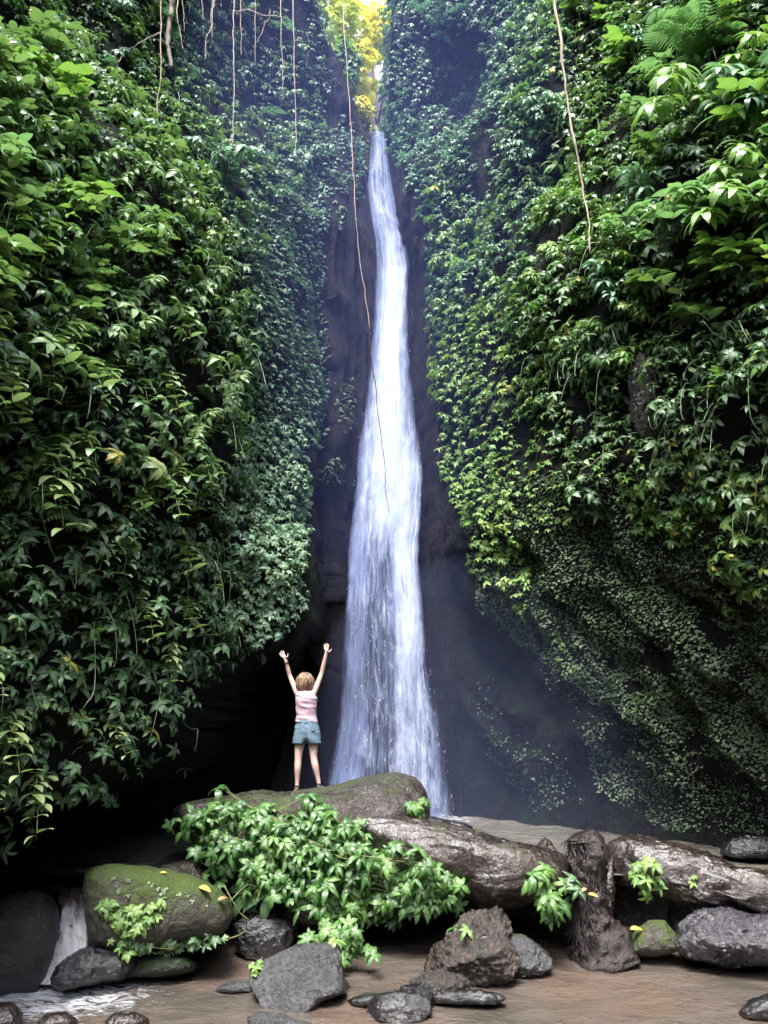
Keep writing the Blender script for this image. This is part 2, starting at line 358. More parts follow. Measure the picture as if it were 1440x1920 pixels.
def foam_front(x, y):
    px, py = proj(np.stack([x, y, 0 * x], -1))
    a = np.clip(1.75 - np.hypot((px - 20) / 210, (py - 1856) / 50), 0, 1)
    b = np.clip(1 - np.abs(py - (1843 - (px - 150) * .075)) / 7, 0, 1) * ((px > 150) & (px < 300)) * .6
    c = np.clip(.55 - np.hypot((px - 200) / 260, (py - 1890) / 60), 0, 1)
    return np.maximum(np.maximum(a, b), c)
def foam_back(x, y):
    d = np.hypot((x - .55) / 1.6, (y - 15.6) / .9)
    e = tps(x, 0 * x + .9) - y
    return np.maximum(np.clip(1.25 - d, 0, 1), .12 * np.clip(1 - e / .35, 0, 1) * (e > -.5))
M_W1 = water_mat('brown_stream_water', (.105, .076, .06), (.092, .075, .063), (.062, .057, .047), .7)
M_W2 = water_mat('pool_water', (.10, .095, .08), (.12, .115, .098), (.145, .13, .11), .8)
water('stream_water', -9, 9, -4, 12.3, 0.0, M_W1, foam_front, .03, 340, 300)
water('pool_water', -9, 9, 10.4, 21, .8, M_W2, foam_back, .035, 260, 260)
# the bank keeps the pool off the stream: its rim
bx = np.linspace(-9, 9, 200); rim = []
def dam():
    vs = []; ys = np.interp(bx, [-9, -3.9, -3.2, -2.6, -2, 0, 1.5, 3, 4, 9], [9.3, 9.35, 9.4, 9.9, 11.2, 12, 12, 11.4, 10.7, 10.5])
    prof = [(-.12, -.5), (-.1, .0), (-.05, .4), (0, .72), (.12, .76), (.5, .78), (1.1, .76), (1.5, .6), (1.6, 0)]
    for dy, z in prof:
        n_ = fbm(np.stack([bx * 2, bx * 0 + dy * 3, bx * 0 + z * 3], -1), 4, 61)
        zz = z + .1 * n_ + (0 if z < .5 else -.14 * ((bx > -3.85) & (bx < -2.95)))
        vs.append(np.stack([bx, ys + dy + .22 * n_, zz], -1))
    return make('stream_bank', np.concatenate(vs), grid_faces(200, len(prof)), M_DARK)  # near-black rock colour also carries the shade of the void under the boulders
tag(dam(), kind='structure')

# ------------------------------------------------------------------ rocks
def ico(sub):
    bm = bmesh.new(); bmesh.ops.create_icosphere(bm, subdivisions=sub, radius=1)
    v = np.array([q.co[:] for q in bm.verts]); f = [tuple(w.index for w in q.verts) for q in bm.faces]; bm.free(); return v, f
ICO = {5: ico(5), 6: ico(6)}
ROCKS = []
def rock(outline, Y, T, mat, label, cat='rock', sub=6, nz=.05, ns=2.2, facets=0, boxy=.75, cyn=None, name='boulder', group=None, ridge=True, seed=1, back=0.0, grooves=0):
    """a stone whose silhouette at depth Y is the outline and whose half thickness is T"""
    o = np.array([P(a, b, Y) for a, b in outline])
    c = o.mean(0) if cyn is None else P(cyn[0], cyn[1], Y)
    e = np.array([c[0], c[1], c[2] - EYE]); e /= np.linalg.norm(e)
    rt = np.cross(e, [0, 0, 1]); rt /= np.linalg.norm(rt); up = np.cross(rt, e)
    # outline in the plane through c facing the camera
    q = []
    for a, b in outline:
        d = P(a, b, 1.0) - np.array([0, 0, EYE]); k = (c - np.array([0, 0, EYE])) @ e / (d @ e)
        w = np.array([0, 0, EYE]) + d * k - c; q.append((w @ rt, w @ up))
    q = np.array(q)
    v, f = ICO[sub]
    ph = np.arctan2(v[:, 2], v[:, 0]); rho = np.hypot(v[:, 0], v[:, 2])
    dx, dz = np.cos(ph), np.sin(ph); best = np.zeros(len(v))
    for i in range(len(q)):
        p0 = q[i]; s = q[(i + 1) % len(q)] - p0
        den = dx * s[1] - dz * s[0]; den = np.where(np.abs(den) < 1e-9, 1e-9, den)
        t = (p0[0] * s[1] - p0[1] * s[0]) / den; uu = (p0[0] * dz - p0[1] * dx) / den
        ok = (t > 0) & (uu >= -1e-4) & (uu <= 1.0001); best = np.where(ok, np.maximum(best, t), best)
    bad = best <= 0
    if bad.any(): best[bad] = np.median(best)
    # light smoothing of corners by angle
    od = np.argsort(ph); bs = best[od]; k = max(3, len(bs) // 90)
    ker = np.ones(k) / k; bs = np.convolve(np.r_[bs[-k:], bs, bs[:k]], ker, 'same')[k:-k]; best2 = best.copy(); best2[od] = bs
    r = rho ** boxy * best2; dy = np.sign(v[:, 1]) * np.abs(v[:, 1]) ** boxy
    depth = dy * T * np.where(v[:, 1] > 0, 1 + back, 1)
    w = c + (r * dx)[:, None] * rt + (r * dz)[:, None] * up + depth[:, None] * e
    nrm = w - c; nrm /= np.linalg.norm(nrm, axis=1)[:, None]
    rr = np.random.default_rng(seed)
    ext = np.abs(w - c).max(0)
    for _ in range(facets):
        d = rr.normal(size=3); d[1] = -abs(d[1]) * 1.3; d /= np.linalg.norm(d)
        lim = (np.abs(d) * ext).sum() * rr.uniform(.42, .62)
        over = (w - c) @ d - lim
        w = w - np.maximum(over, 0)[:, None] * d * .9
    sdd = seed * 13
    w = w + nrm * (nz * (fbm(w * ns, 5, sdd, ridge) - (.22 if ridge else 0)))[:, None] + nrm * (nz * .8 * fbm(w * ns * .45, 2, sdd + 5))[:, None]
    w = w + nrm * (nz * .42 * fbm(w * ns * 4.5, 4, sdd + 8, True))[:, None]
    if grooves: w = w + nrm * (grooves * np.sin(w[:, 0] * 55 + 3 * fbm(w * 3, 2, 4)))[:, None]
    base = np.array([c[0], c[1], w[:, 2].min()])
    ob = make(name, w - base, f, mat); ob.location = base
    tag(ob, label, cat, group); ROCKS.append((w, f)); return ob
shelf = rock([(333, 1524), (348, 1508), (380, 1501), (440, 1496), (500, 1490), (540, 1493), (575, 1487), (610, 1484), (655, 1470), (700, 1457), (740, 1453), (775, 1465), (792, 1487), (799, 1512), (797, 1534), (770, 1590), (740, 1660), (720, 1720), (640, 1740), (570, 1730), (500, 1700), (440, 1650), (385, 1600), (345, 1555)],
     11.4, 1.5, M_SHELF, 'broad mossy shelf boulder that the woman stands on', sub=6, nz=.07, ns=1.6, cyn=(600, 1590), boxy=.62, seed=3)
rock([(625, 1530), (690, 1520), (770, 1533), (850, 1548), (930, 1572), (1000, 1586), (1055, 1605), (1082, 1640), (1074, 1678), (1020, 1684), (985, 1690), (940, 1703), (895, 1690), (862, 1665), (800, 1655), (730, 1630), (670, 1585)],
     10.6, .95, M_BROWN, 'long wet brown boulder sloping right from under the shelf boulder', sub=6, nz=.085, ns=2.0, cyn=(880, 1612), boxy=.7, seed=5)
rock([(1138, 1600), (1150, 1578), (1185, 1568), (1235, 1574), (1290, 1592), (1340, 1612), (1375, 1626), (1420, 1628), (1500, 1650), (1560, 1700), (1500, 1735), (1440, 1722), (1395, 1702), (1375, 1690), (1352, 1704), (1310, 1704), (1270, 1690), (1220, 1668), (1180, 1660), (1146, 1660)],
     10.5, .6, M_BROWN, 'long wet brown boulder at the right edge, right of the fibrous stump', sub=6, nz=.07, ns=2.4, cyn=(1320, 1650), boxy=.7, seed=8)
rock([(166, 1640), (178, 1628), (215, 1623), (270, 1626), (320, 1632), (370, 1650), (410, 1668), (428, 1690), (432, 1720), (420, 1745), (390, 1758), (330, 1762), (280, 1775), (220, 1782), (180, 1770), (166, 1730), (163, 1680)],
     9.5, .7, M_MOSSY, 'green mossy boulder beside the small cascade', nz=.045, ns=1.6, sub=6, boxy=.6, seed=12)
rock([(-60, 1720), (0, 1690), (25, 1676), (60, 1672), (90, 1680), (108, 1705), (110, 1740), (98, 1790), (85, 1830), (70, 1860), (-40, 1870), (-90, 1800)],
     9.2, .6, M_DROUND, 'dark rounded boulder at the left edge, left of the small cascade', nz=.02, ns=2, seed=15)
rock([(94, 1836), (104, 1812), (140, 1790), (175, 1774), (215, 1780), (262, 1792), (262, 1812), (230, 1835), (170, 1850), (110, 1860), (96, 1850)],
     9.0, .35, M_DARK, 'glossy black slanting rock at the foot of the small cascade', nz=.05, ns=3.5, seed=18, cyn=(175, 1818))
rock([(236, 1812), (262, 1794), (310, 1790), (350, 1796), (366, 1808), (360, 1822), (300, 1832), (240, 1832)],
     9.3, .35, rock_mat('mossy_dark_rock', (.008, .01, .008), (.02, .025, .015), (.04, .05, .025), moss=.35, mosscol=(.025, .05, .015), rough=(.3, .6), sc=3), 'low mossy dark rock under the mossy boulder', nz=.03, ns=3.5, seed=19)
rock([(470, 1812), (510, 1795), (560, 1774), (628, 1768), (636, 1790), (640, 1830), (646, 1860), (600, 1880), (580, 1905), (540, 1925), (500, 1922), (486, 1880), (474, 1850)],
     8.75, .42, M_GREY, 'grey angular block in the stream below the leafy boulder', nz=.03, ns=3.2, facets=9, boxy=.55, seed=22, sub=6, cyn=(560, 1845))
rock([(618, 1800), (640, 1830), (662, 1858), (640, 1872), (600, 1880), (590, 1830)], 9.0, .3, M_GREY, 'small grey ledge tucked behind the grey angular block', nz=.03, ns=4, facets=5, seed=23)
rock([(870, 1722), (900, 1710), (955, 1700), (972, 1706), (968, 1728), (960, 1752), (966, 1800), (950, 1830), (880, 1842), (800, 1828), (796, 1805), (818, 1775), (850, 1750)],
     9.3, .45, M_TAN, 'pitted brown rock with a pointed top, right of centre in the stream', nz=.10, ns=3.6, facets=7, boxy=.62, seed=31, sub=6, cyn=(888, 1785))
rock([(950, 1756), (978, 1758), (1010, 1775), (1030, 1795), (1044, 1808), (1020, 1822), (985, 1838), (950, 1840), (940, 1800)],
     9.5, .35, M_GREY, 'low grey rock leaning on the pointed brown rock', nz=.05, ns=4, facets=5, seed=33)
rock([(770, 1838), (800, 1822), (860, 1830), (880, 1845), (862, 1870), (820, 1885), (775, 1870)], 8.75, .3, M_TAN, 'flat rubbly brown rock below the pointed rock', nz=.05, ns=6, seed=35)
rock([(806, 1866), (840, 1856), (900, 1856), (938, 1864), (946, 1874), (930, 1884), (860, 1884), (815, 1882)], 8.5, .18, M_DARK, 'thin black ribbed rock lying in the brown water', nz=.015, ns=7, seed=37, sub=6, grooves=.007)
rock([(690, 1882), (706, 1868), (740, 1862), (780, 1864), (804, 1872), (808, 1898), (790, 1918), (740, 1922), (700, 1918), (690, 1900)], 8.25, .26, M_DARK, 'black wet rock at the bottom edge, right of the grey block', nz=.035, ns=5, facets=3, seed=39)
rock([(752, 1850), (790, 1846), (806, 1858), (808, 1892), (780, 1894), (752, 1870)], 8.5, .22, M_DARK, 'dark wet rock behind the bottom black rock', nz=.03, ns=5, facets=3, seed=40)
rock([(650, 1876), (690, 1862), (740, 1862), (735, 1884), (700, 1892), (660, 1888)], 8.7, .3, M_DARK, 'shallow dark rock breaking the water beside the grey block', nz=.03, ns=5, seed=41)
rock([(464, 1908), (490, 1898), (530, 1903), (560, 1912), (600, 1925), (560, 1950), (470, 1950)], 8.0, .25, M_GREY, 'low grey stone in front of the grey block at the bottom edge', nz=.03, ns=5, seed=43)
rock([(405, 1852), (430, 1842), (470, 1840), (482, 1850), (475, 1862), (430, 1866), (408, 1862)], 9.0, .22, M_GREY, 'smooth grey stone barely above water, left of the grey block', nz=.02, ns=5, seed=44)
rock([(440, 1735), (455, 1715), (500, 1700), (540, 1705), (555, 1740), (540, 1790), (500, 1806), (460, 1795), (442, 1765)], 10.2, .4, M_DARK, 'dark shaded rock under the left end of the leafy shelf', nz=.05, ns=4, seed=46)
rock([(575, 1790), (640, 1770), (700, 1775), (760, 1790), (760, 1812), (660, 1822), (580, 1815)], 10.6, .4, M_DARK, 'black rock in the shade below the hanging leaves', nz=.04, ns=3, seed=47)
rock([(1266, 1775), (1280, 1730), (1310, 1710), (1370, 1706), (1400, 1722), (1450, 1720), (1500, 1740), (1520, 1790), (1440, 1806), (1360, 1800), (1290, 1794)],
     9.7, .6, rock_mat('violet_wet_rock', (.006, .005, .008), (.022, .019, .027), (.09, .08, .11), rough=(.06, .3), wet=1., sc=3.2, bump=1, bd=.06), 'wide lumpy violet-grey wet rock at the right edge of the stream', nz=.09, ns=4.2, seed=51, sub=6, cyn=(1380, 1758))
rock([(1178, 1778), (1190, 1745), (1215, 1727), (1245, 1728), (1268, 1755), (1276, 1782), (1230, 1794), (1180, 1792)], 9.9, .3, M_MOSSY, 'small green-topped stone right of the fibrous stump', nz=.02, ns=4, seed=53)
rock([(1384, 1898), (1410, 1875), (1445, 1862), (1500, 1860), (1520, 1910), (1440, 1920), (1392, 1912)], 8.25, .25, M_DARK, 'black wet rock in the bottom right corner', nz=.03, ns=5, seed=55)
rock([(-30, 1890), (0, 1880), (25, 1882), (42, 1900), (42, 1930), (20, 1950), (-40, 1950)], 8.1, .25, M_BROWN, 'small rounded brown stone in the bottom left corner', nz=.015, ns=4, seed=57)
rock([(72, 1918), (90, 1902), (120, 1900), (142, 1912), (150, 1940), (80, 1945)], 7.95, .22, M_BROWN, 'low reddish stone second from the left corner', nz=.02, ns=5, seed=58)
rock([(196, 1915), (215, 1900), (250, 1898), (276, 1910), (280, 1935), (200, 1940)], 7.95, .22, M_BROWN, 'low brown speckled stone at the bottom edge, below the mossy boulder', nz=.02, ns=5, seed=59)
rock([(1356, 1600), (1362, 1580), (1390, 1572), (1440, 1570), (1520, 1575), (1520, 1608), (1440, 1610), (1370, 1608)], 11.5, .4, M_DARK, 'dark rock at the far edge of the pool under the right cliff', nz=.06, ns=4, seed=61)
rock([(1000, 1600), (1012, 1580), (1022, 1571), (1034, 1580), (1046, 1600), (1062, 1630), (1000, 1630)], 11.3, .3, M_BROWN, 'small pointed rock poking up behind the long brown boulder', nz=.03, ns=5, facets=3, seed=63)
rock([(290, 1640), (310, 1622), (350, 1612), (372, 1612), (382, 1632), (400, 1660), (330, 1668)], 10.4, .5, M_TAN, 'flat grey-brown ledge behind the mossy boulder', nz=.03, ns=4, seed=65)
rock([(1136, 1620), (1150, 1600), (1152, 1680), (1148, 1740), (1136, 1720), (1130, 1660)], 10.5, .15, M_BROWN, 'narrow mossy slab wedged between the stump and the right long boulder', nz=.03, ns=5, seed=66)
rock([(700, 1530), (740, 1525), (800, 1530), (880, 1545), (890, 1560), (760, 1560)], 12.3, .5, M_DARK, 'low dark rock behind the long brown boulder', nz=.03, ns=5, seed=67)
RB = BVHTree.FromPolygons(*(lambda vs, fs: (vs, fs))(
    [tuple(q) for w, f in ROCKS for q in w],
    [tuple(i + o for i in q) for (w, f), o in zip(ROCKS, np.cumsum([0] + [len(w) for w, f in ROCKS])[:-1].tolist()) for q in f]))
O = Vector((0, 0, EYE))
def hit(bvh, px, py, fallback=None):
    d = Vector(P(px, py, 10.0)) - O; d.normalize()
    h = bvh.ray_cast(O, d)
    if h[0] is None: return (Vector(P(px, py, fallback)), Vector((0, -1, .2))) if fallback else (None, None)
    n = h[1]; n = -n if n.dot(d) > 0 else n
    return h[0], n

# stump of a tree fern
stx = [(1092, 1563, 14), (1096, 1572, 25), (1100, 1600, 29), (1103, 1640, 24), (1104, 1680, 21), (1108, 1715, 27), (1114, 1745, 36), (1130, 1775, 46), (1136, 1800, 54)]
sp = np.array([P(a, b, 9.9) for a, b, r in stx]); sr = np.array([r for a, b, r in stx]) / (F / 9.7)
tt = np.linspace(0, 8, 60); spi = np.stack([np.interp(tt, range(9), sp[:, k]) for k in range(3)], 1); sri = np.interp(tt, range(9), sr)
stump = empty('tree_stump', (sp[-1][0], 9.9, -.1)); off = np.array(stump.location)
v, f = sweep(spi, sri, 40); c_ = np.repeat(spi, 40, 0)[:len(v)]; n_ = v - c_; n_ /= np.linalg.norm(n_, axis=1)[:, None] + 1e-9
v = v + n_ * (.05 * fbm(v * np.array([16, 16, 5]), 4, 3, True) + .09 * fbm(v * 6, 3, 8) + .05 * fbm(v * 15, 3, 18, True))[:, None]
make('trunk', v - off, f, M_FIBRE, stump)
A = Acc()
for k in range(520):
    i = random.randint(0, 57); a = random.uniform(0, 6.28); r = sri[i] * 1.03
    L = random.uniform(.07, .2); s0 = spi[i] + np.array([math.cos(a) * r, math.sin(a) * r, 0])
    out = np.array([math.cos(a), math.sin(a), random.uniform(-2.5, -.3)]); out /= np.linalg.norm(out)
    pp = [s0, s0 + out * L * .5 + np.array([0, 0, .01]), s0 + out * L + np.array([0, 0, -.02])]
    vv, ff = sweep(pp, [.0045, .004, .001], 3); A.addf(vv - off, ff, random.random())
for k in range(260):
    a0 = random.uniform(0, 6.28); i0 = random.uniform(8, 40); pp = []
    for q in np.linspace(0, 1, 8):
        i = min(58, i0 + q * random.uniform(14, 26)); ii = int(i); a = a0 + .5 * q * math.sin(k); r = sri[ii] * 1.02 + .012
        pp.append(spi[ii] + np.array([math.cos(a) * r, math.sin(a) * r, 0]) + RNG.normal(0, .006, 3))
    vv, ff = sweep(pp, np.linspace(.012, .005, 8) * random.uniform(.6, 1.3), 4); A.addf(vv - off, ff, random.random())
fib = A.build('root_fibres', M_FIBRE, stump); fib['kind'] = 'stuff'
tag(stump, 'upright shaggy tree-fern stump with fibrous root base between the two long brown boulders', 'tree stump')

# ------------------------------------------------------------------ leaves
def leaf(L, Wd, st0, bend, az, nst=4, fold=.25, tint=.5, base=(0, 0, 0), tipw=.62):
    """one leaf: a folded, drooping blade; returns verts, faces, uv"""
    ss = np.linspace(0, 1, nst + 1); v = []; u = []
    w = Wd * np.sin(np.pi * ss ** .75) ** .8; w[0] = w[-1] = 0
    r = z = 0; cur = []
    for i, s in enumerate(ss):
        cur.append((r, z)); a = st0 - bend * (s + .5 / nst); r += L / nst * math.cos(a); z += L / nst * math.sin(a)
    for i, s in enumerate(ss):
        r, z = cur[i]
        if i in (0, nst): v.append((r, 0, z)); u.append((0, s))
        else:
            v += [(r, -w[i] / 2, z + fold * w[i] * .5 - .12 * w[i]), (r, 0, z), (r, w[i] / 2, z + fold * w[i] * .5 - .12 * w[i])]
            u += [(-.5, s), (0, s), (.5, s)]
    f = [(0, 1, 2), (0, 2, 3)]
    for i in range(nst - 2):
        b = 1 + 3 * i; f += [(b, b + 3, b + 4, b + 1), (b + 1, b + 4, b + 5, b + 2)]
    b = 1 + 3 * (nst - 2); e = len(v) - 1; f += [(b, e, b + 1), (b + 1, e, b + 2)]
    v = np.array(v); c, s = math.cos(az), math.sin(az)
    v = v @ np.array([[c, s, 0], [-s, c, 0], [0, 0, 1]]) + np.array(base)
    return v, f, np.array(u), np.full(len(v), tint)
def merge(parts):
    v = []; l = []; c = []; u = []; t = []; n = 0
    for a, f, uu, tt in parts:
        v.append(a); u.append(uu); t.append(tt)
        for q in f: l += [i + n for i in q]; c.append(len(q))
        n += len(a)
    return np.concatenate(v), np.array(l), np.array(c), np.concatenate(u), np.concatenate(t)
def rosette(n, L, Wd, nst=4, droop=1.3, seed=0, full=1.0):
    r = random.Random(seed); ps = []
    for i in range(n):
        az = i / n * 2 * math.pi * full + r.uniform(-.3, .3)
        ps.append(leaf(L * r.uniform(.7, 1.1), Wd * r.uniform(.8, 1.15), r.uniform(.0, .45), droop * r.uniform(.7, 1.2), az, nst, .25, r.uniform(-.12, .12),
                       (0, 0, r.uniform(-.1, .05) * L)))
    return merge(ps)
def pinnate(n, L, w0, nst=3, seed=0, arch=1.1, wr=.2):
    """a frond: rachis along +x arching down, leaflets either side"""
    r = random.Random(seed); ps = []; x = z = 0
    for i in range(n):
        s = i / n; a = .7 - arch * s * 1.6
        for sd_ in (-1, 1):
            ll = w0 * math.sin(math.pi * (s * .85 + .12)) ** .6 * r.uniform(.9, 1.08)
            ps.append(leaf(ll, ll * wr + .004, -.05, .8, sd_ * (1.2 - .5 * s), nst, .2, r.uniform(-.08, .08), (x, 0, z)))
        x += L / n * math.cos(a); z += L / n * math.sin(a)
    vv, ff = sweep([(0, 0, 0), (x * .33, 0, .0 + L * .17), (x * .7, 0, z * .5 + L * .13), (x, 0, z)], [.006, .004, .003, .001], 3)
    ps.append((vv, ff, np.zeros((len(vv), 2)), np.full(len(vv), .15)))
    return merge(ps)
def frames(axis, spin):
    axis = axis / np.linalg.norm(axis, axis=1)[:, None]
    ref = np.where(np.abs(axis[:, 2:3]) > .95, np.array([[1., 0, 0]]), np.array([[0, 0, 1.]]))
    a = np.cross(ref, axis); a /= np.linalg.norm(a, axis=1)[:, None]; b = np.cross(axis, a)
    c, s = np.cos(spin)[:, None], np.sin(spin)[:, None]
    return np.stack([a * c + b * s, -a * s + b * c, axis], 2)      # columns
def instance(acc, tmpl, pos, Rm, sc, tint):
    v, l, c, u, t = tmpl; k = len(pos)
    if k == 0: return
    vv = np.einsum('kij,vj->kvi', Rm, v) * sc[:, None, None] + pos[:, None]
    ll = (l[None] + (np.arange(k) * len(v))[:, None]).ravel()
    acc.add(vv.reshape(-1, 3), ll, np.tile(c, k), np.clip(tint[:, None] + t[None], 0, 1).ravel(), np.tile(u, (k, 1)))
T_SM = [rosette(r, .11, .045, 3, 1.5, i) for i, r in enumerate((5, 6, 6, 7))]
T_MD = [rosette(r, .17, .062, 4, 1.4, 10 + i) for i, r in enumerate((5, 6, 7, 5))]
T_LG = [rosette(r, .21, .062, 6, 1.7, 20 + i, .85) for i, r in enumerate((6, 7, 8, 6))]
T_TINY = [rosette(4, .045, .03, 3, 1., 30 + i) for i in range(3)]
# surface samples on the cliff
Fq = lo.reshape(-1, 4); VV = V.reshape(-1, 3)
fc = VV[Fq].mean(1); e1 = VV[Fq[:, 1]] - VV[Fq[:, 0]]; e2 = VV[Fq[:, 3]] - VV[Fq[:, 0]]
fn = np.cross(e1, e2); fa = np.linalg.norm(fn, axis=1); fn = fn / (fa[:, None] + 1e-12)
cavef = (cm[:-1, :-1].reshape(-1))[keep.reshape(-1)]
fpx, fpy = proj(fc)
LANDMARK = []
def cover(name, poly, dens, tm, mat, label, cat, scale=(.7, 1.3), off=(0, .2), up=.75, patch=0, holes=None, parent=None, tb=.45, ts=.22, pscale=1.1, mincave=.15, twigs=0, stuff=True, clump=.0):
    ins = inpoly(fpx, fpy, poly) & (cavef < mincave) & (fc[:, 1] > 2)
    if holes:
        for h in holes: ins &= ~inpoly(fpx, fpy, h)
    idx = np.nonzero(ins)[0]; w = np.minimum(fa[idx], .02)
    n = int(w.sum() * dens); ch = RNG.choice(idx, n, p=w / w.sum())
    a, b = RNG.random((2, n, 1)); pos = VV[Fq[ch, 0]] + e1[ch] * a + e2[ch] * b
    nr = fn[ch]
    if patch:
        m = fbm(pos * pscale, 3, 77) + patch > RNG.uniform(-.12, .12, n); pos = pos[m]; nr = nr[m]; n = len(pos)
    o_ = RNG.uniform(*off, n) + clump * np.clip(fbm(pos * 1.7, 2, 5), 0, 1)
    pos = pos + nr * o_[:, None]
    ax_ = nr * .75 + np.array([0, 0, up]) + RNG.normal(0, .22, (n, 3))
    cl = fbm(pos * 1.3, 2, 15) * .5
    tint = np.clip(tb + ts * RNG.normal(size=n) * .7 + cl * ts * 2.2, 0, .92); tint = np.where(RNG.random(n) < .006, 1, tint)
    sc = RNG.uniform(*scale, n) * (1 + .25 * cl)
    A = Acc(); which = RNG.integers(0, len(tm), n); Rm = frames(ax_, RNG.uniform(0, 6.28, n))
    for k, t in enumerate(tm):
        s = which == k; instance(A, t, pos[s], Rm[s], sc[s], tint[s])
    if twigs:
        for k in range(twigs):
            i = RNG.integers(0, n); p0 = pos[i]; d = nr[i] * .25 + RNG.normal(0, .25, 3); d[2] -= .5
            L = RNG.uniform(.3, 1.1); s = np.linspace(0, 1, 7)[:, None]
            pp = p0 + d * L * s + np.array([0, 0, 1]) * (.15 * np.sin(s * 5 + i)) + nr[i] * .12 * np.sin(s * 3.1)
            vv, ff = sweep(pp, .006, 3); A.addf(vv, ff, .1)
    ob = A.build(name, mat, parent)
    if parent is None: tag(ob, label, cat, kind='stuff' if stuff else None)
    return ob
cover('leafy_undergrowth', [(-300, -200), (620, -200), (610, 200), (600, 560), (480, 700), (560, 800), (575, 1180), (400, 1240), (330, 1400), (180, 1500), (0, 1560), (-300, 1600)], 44, T_SM + T_MD, G['deep'], holes=[[(485, 420), (610, 300), (610, 840), (450, 800), (470, 700)], [(440, 780), (580, 780), (580, 1240), (440, 1240)]],
      label='dense mixed leaves and creepers carpeting the tall left cliff', cat='undergrowth', patch=.3, off=(0, .3), twigs=200, clump=.25)
cover('leafy_undergrowth', [(-300, 100), (150, 100), (420, 420), (470, 640), (400, 900), (200, 900), (-300, 800)], 13, T_MD + T_LG, G['olive'],
      'pale olive leaf whorls standing out over the upper left cliff undergrowth', 'undergrowth', patch=.05, off=(.15, .5), scale=(.8, 1.5), clump=.3, pscale=1.7)
cover('curtain_creeper', [(455, 800), (520, 790), (565, 830), (572, 1000), (560, 1130), (520, 1190), (470, 1225), (425, 1180), (425, 980)], 170, T_SM, G['cool'],
      'thick curtain of small creeper leaves hanging over the dark cave mouth', 'creeper', off=(.0, .2), scale=(.75, 1.1), tb=.8, up=.6, clump=.15)
cover('cliff_moss', [(470, 330), (600, 280), (606, 840), (560, 830), (440, 770)], 420, T_TINY, G['mossleaf'], 'fine dark mossy growth on the left cliff beside the waterfall', 'moss', patch=.25, off=(0, .05), tb=.5)
cover('leafy_undergrowth', [(470, 300), (608, 240), (608, 840), (560, 830), (440, 770)], 60, T_SM, G['cool'], 'sparse small-leaved creepers over the mossy strip between left foliage and fall', 'undergrowth', off=(0, .12), patch=.0, pscale=2, tb=.5, scale=(.6, 1))
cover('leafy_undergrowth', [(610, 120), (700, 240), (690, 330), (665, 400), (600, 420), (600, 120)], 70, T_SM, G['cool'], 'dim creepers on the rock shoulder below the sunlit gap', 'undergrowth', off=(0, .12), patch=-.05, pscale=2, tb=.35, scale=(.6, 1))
cover('leafy_undergrowth', [(980, 620), (1460, 620), (1480, 860), (1440, 1000), (1300, 930), (1160, 840), (1120, 960), (1060, 900), (1010, 760)], 48, T_SM + T_MD, G['deep'], 'mixed leaves around the bare purple rock patch on the right cliff', 'undergrowth', off=(0, .25), patch=.3, pscale=1.8, holes=[[(1175, 650), (1250, 650), (1260, 815), (1185, 815)]], tb=.55, twigs=40)
cover('small_creeper', [(594, 870), (635, 850), (645, 905), (600, 912)], 260, T_TINY + T_SM[:1], G['deep'], 'small leaf patch on the dark rock just left of the waterfall', 'creeper', off=(0, .1), scale=(.6, 1), mincave=2)
cover('small_creeper', [(625, 720), (670, 705), (660, 800), (640, 820)], 150, T_TINY, G['mossleaf'], 'faint leaf patch on the wet rock beside the left edge of the fall', 'creeper', off=(0, .1), scale=(.8, 1.3), mincave=2)
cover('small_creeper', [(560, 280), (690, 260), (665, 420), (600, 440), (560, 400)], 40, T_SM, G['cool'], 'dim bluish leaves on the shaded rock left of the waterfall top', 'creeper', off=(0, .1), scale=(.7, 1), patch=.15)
RP = [[(800, 60), (850, 40), (930, 60), (920, 200), (860, 260), (805, 200)], [(1000, 275), (1085, 285), (1090, 350), (1015, 360)], [(1180, 690), (1250, 690), (1260, 800), (1190, 830)]]
cover('leafy_undergrowth', [(726, -200), (1000, -200), (1040, 200), (1000, 520), (830, 640), (810, 520), (775, 400), (760, 330), (728, 260)], 95, T_SM, G['cool'],
      'bluish green small-leaved growth on the upper cliff right of the waterfall', 'undergrowth', off=(0, .25), holes=RP, patch=.3, clump=.35, tb=.5)
cover('leafy_undergrowth', [(960, -200), (1700, -200), (1700, 760), (1300, 800), (1000, 640), (900, 500), (960, 300)], 55, T_SM + T_MD, G['deep'],
      'dense glossy growth covering the upper right cliff', 'undergrowth', off=(0, .35), holes=RP, patch=.3, twigs=220, clump=.3, tb=.5)
cover('leafy_undergrowth', [(820, 330), (1000, 260), (1180, 420), (1300, 640), (1250, 720), (1130, 700), (1000, 620), (900, 640), (830, 600)], 30, T_MD + T_SM, G['fresh'],
      'bright green leaf whorls across the middle of the right cliff', 'undergrowth', off=(.05, .35), holes=RP, patch=.15, tb=.5, clump=.35)
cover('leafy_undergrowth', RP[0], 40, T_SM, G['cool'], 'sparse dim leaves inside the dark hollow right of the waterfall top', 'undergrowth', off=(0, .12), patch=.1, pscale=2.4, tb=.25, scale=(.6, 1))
cover('vine_curtain', [(815, 560), (1000, 560), (1050, 640), (1040, 760), (975, 800), (975, 1000), (1000, 1090), (1010, 1150), (985, 1140), (940, 1095), (890, 1080), (870, 980), (838, 900), (825, 760)], 75, T_SM, G['lime'],
      'broad hanging curtain of lime green whorled leaves right of the waterfall', 'vine', off=(.02, .25), scale=(.8, 1.25), patch=.48, pscale=2.2, tb=.55, clump=.2)
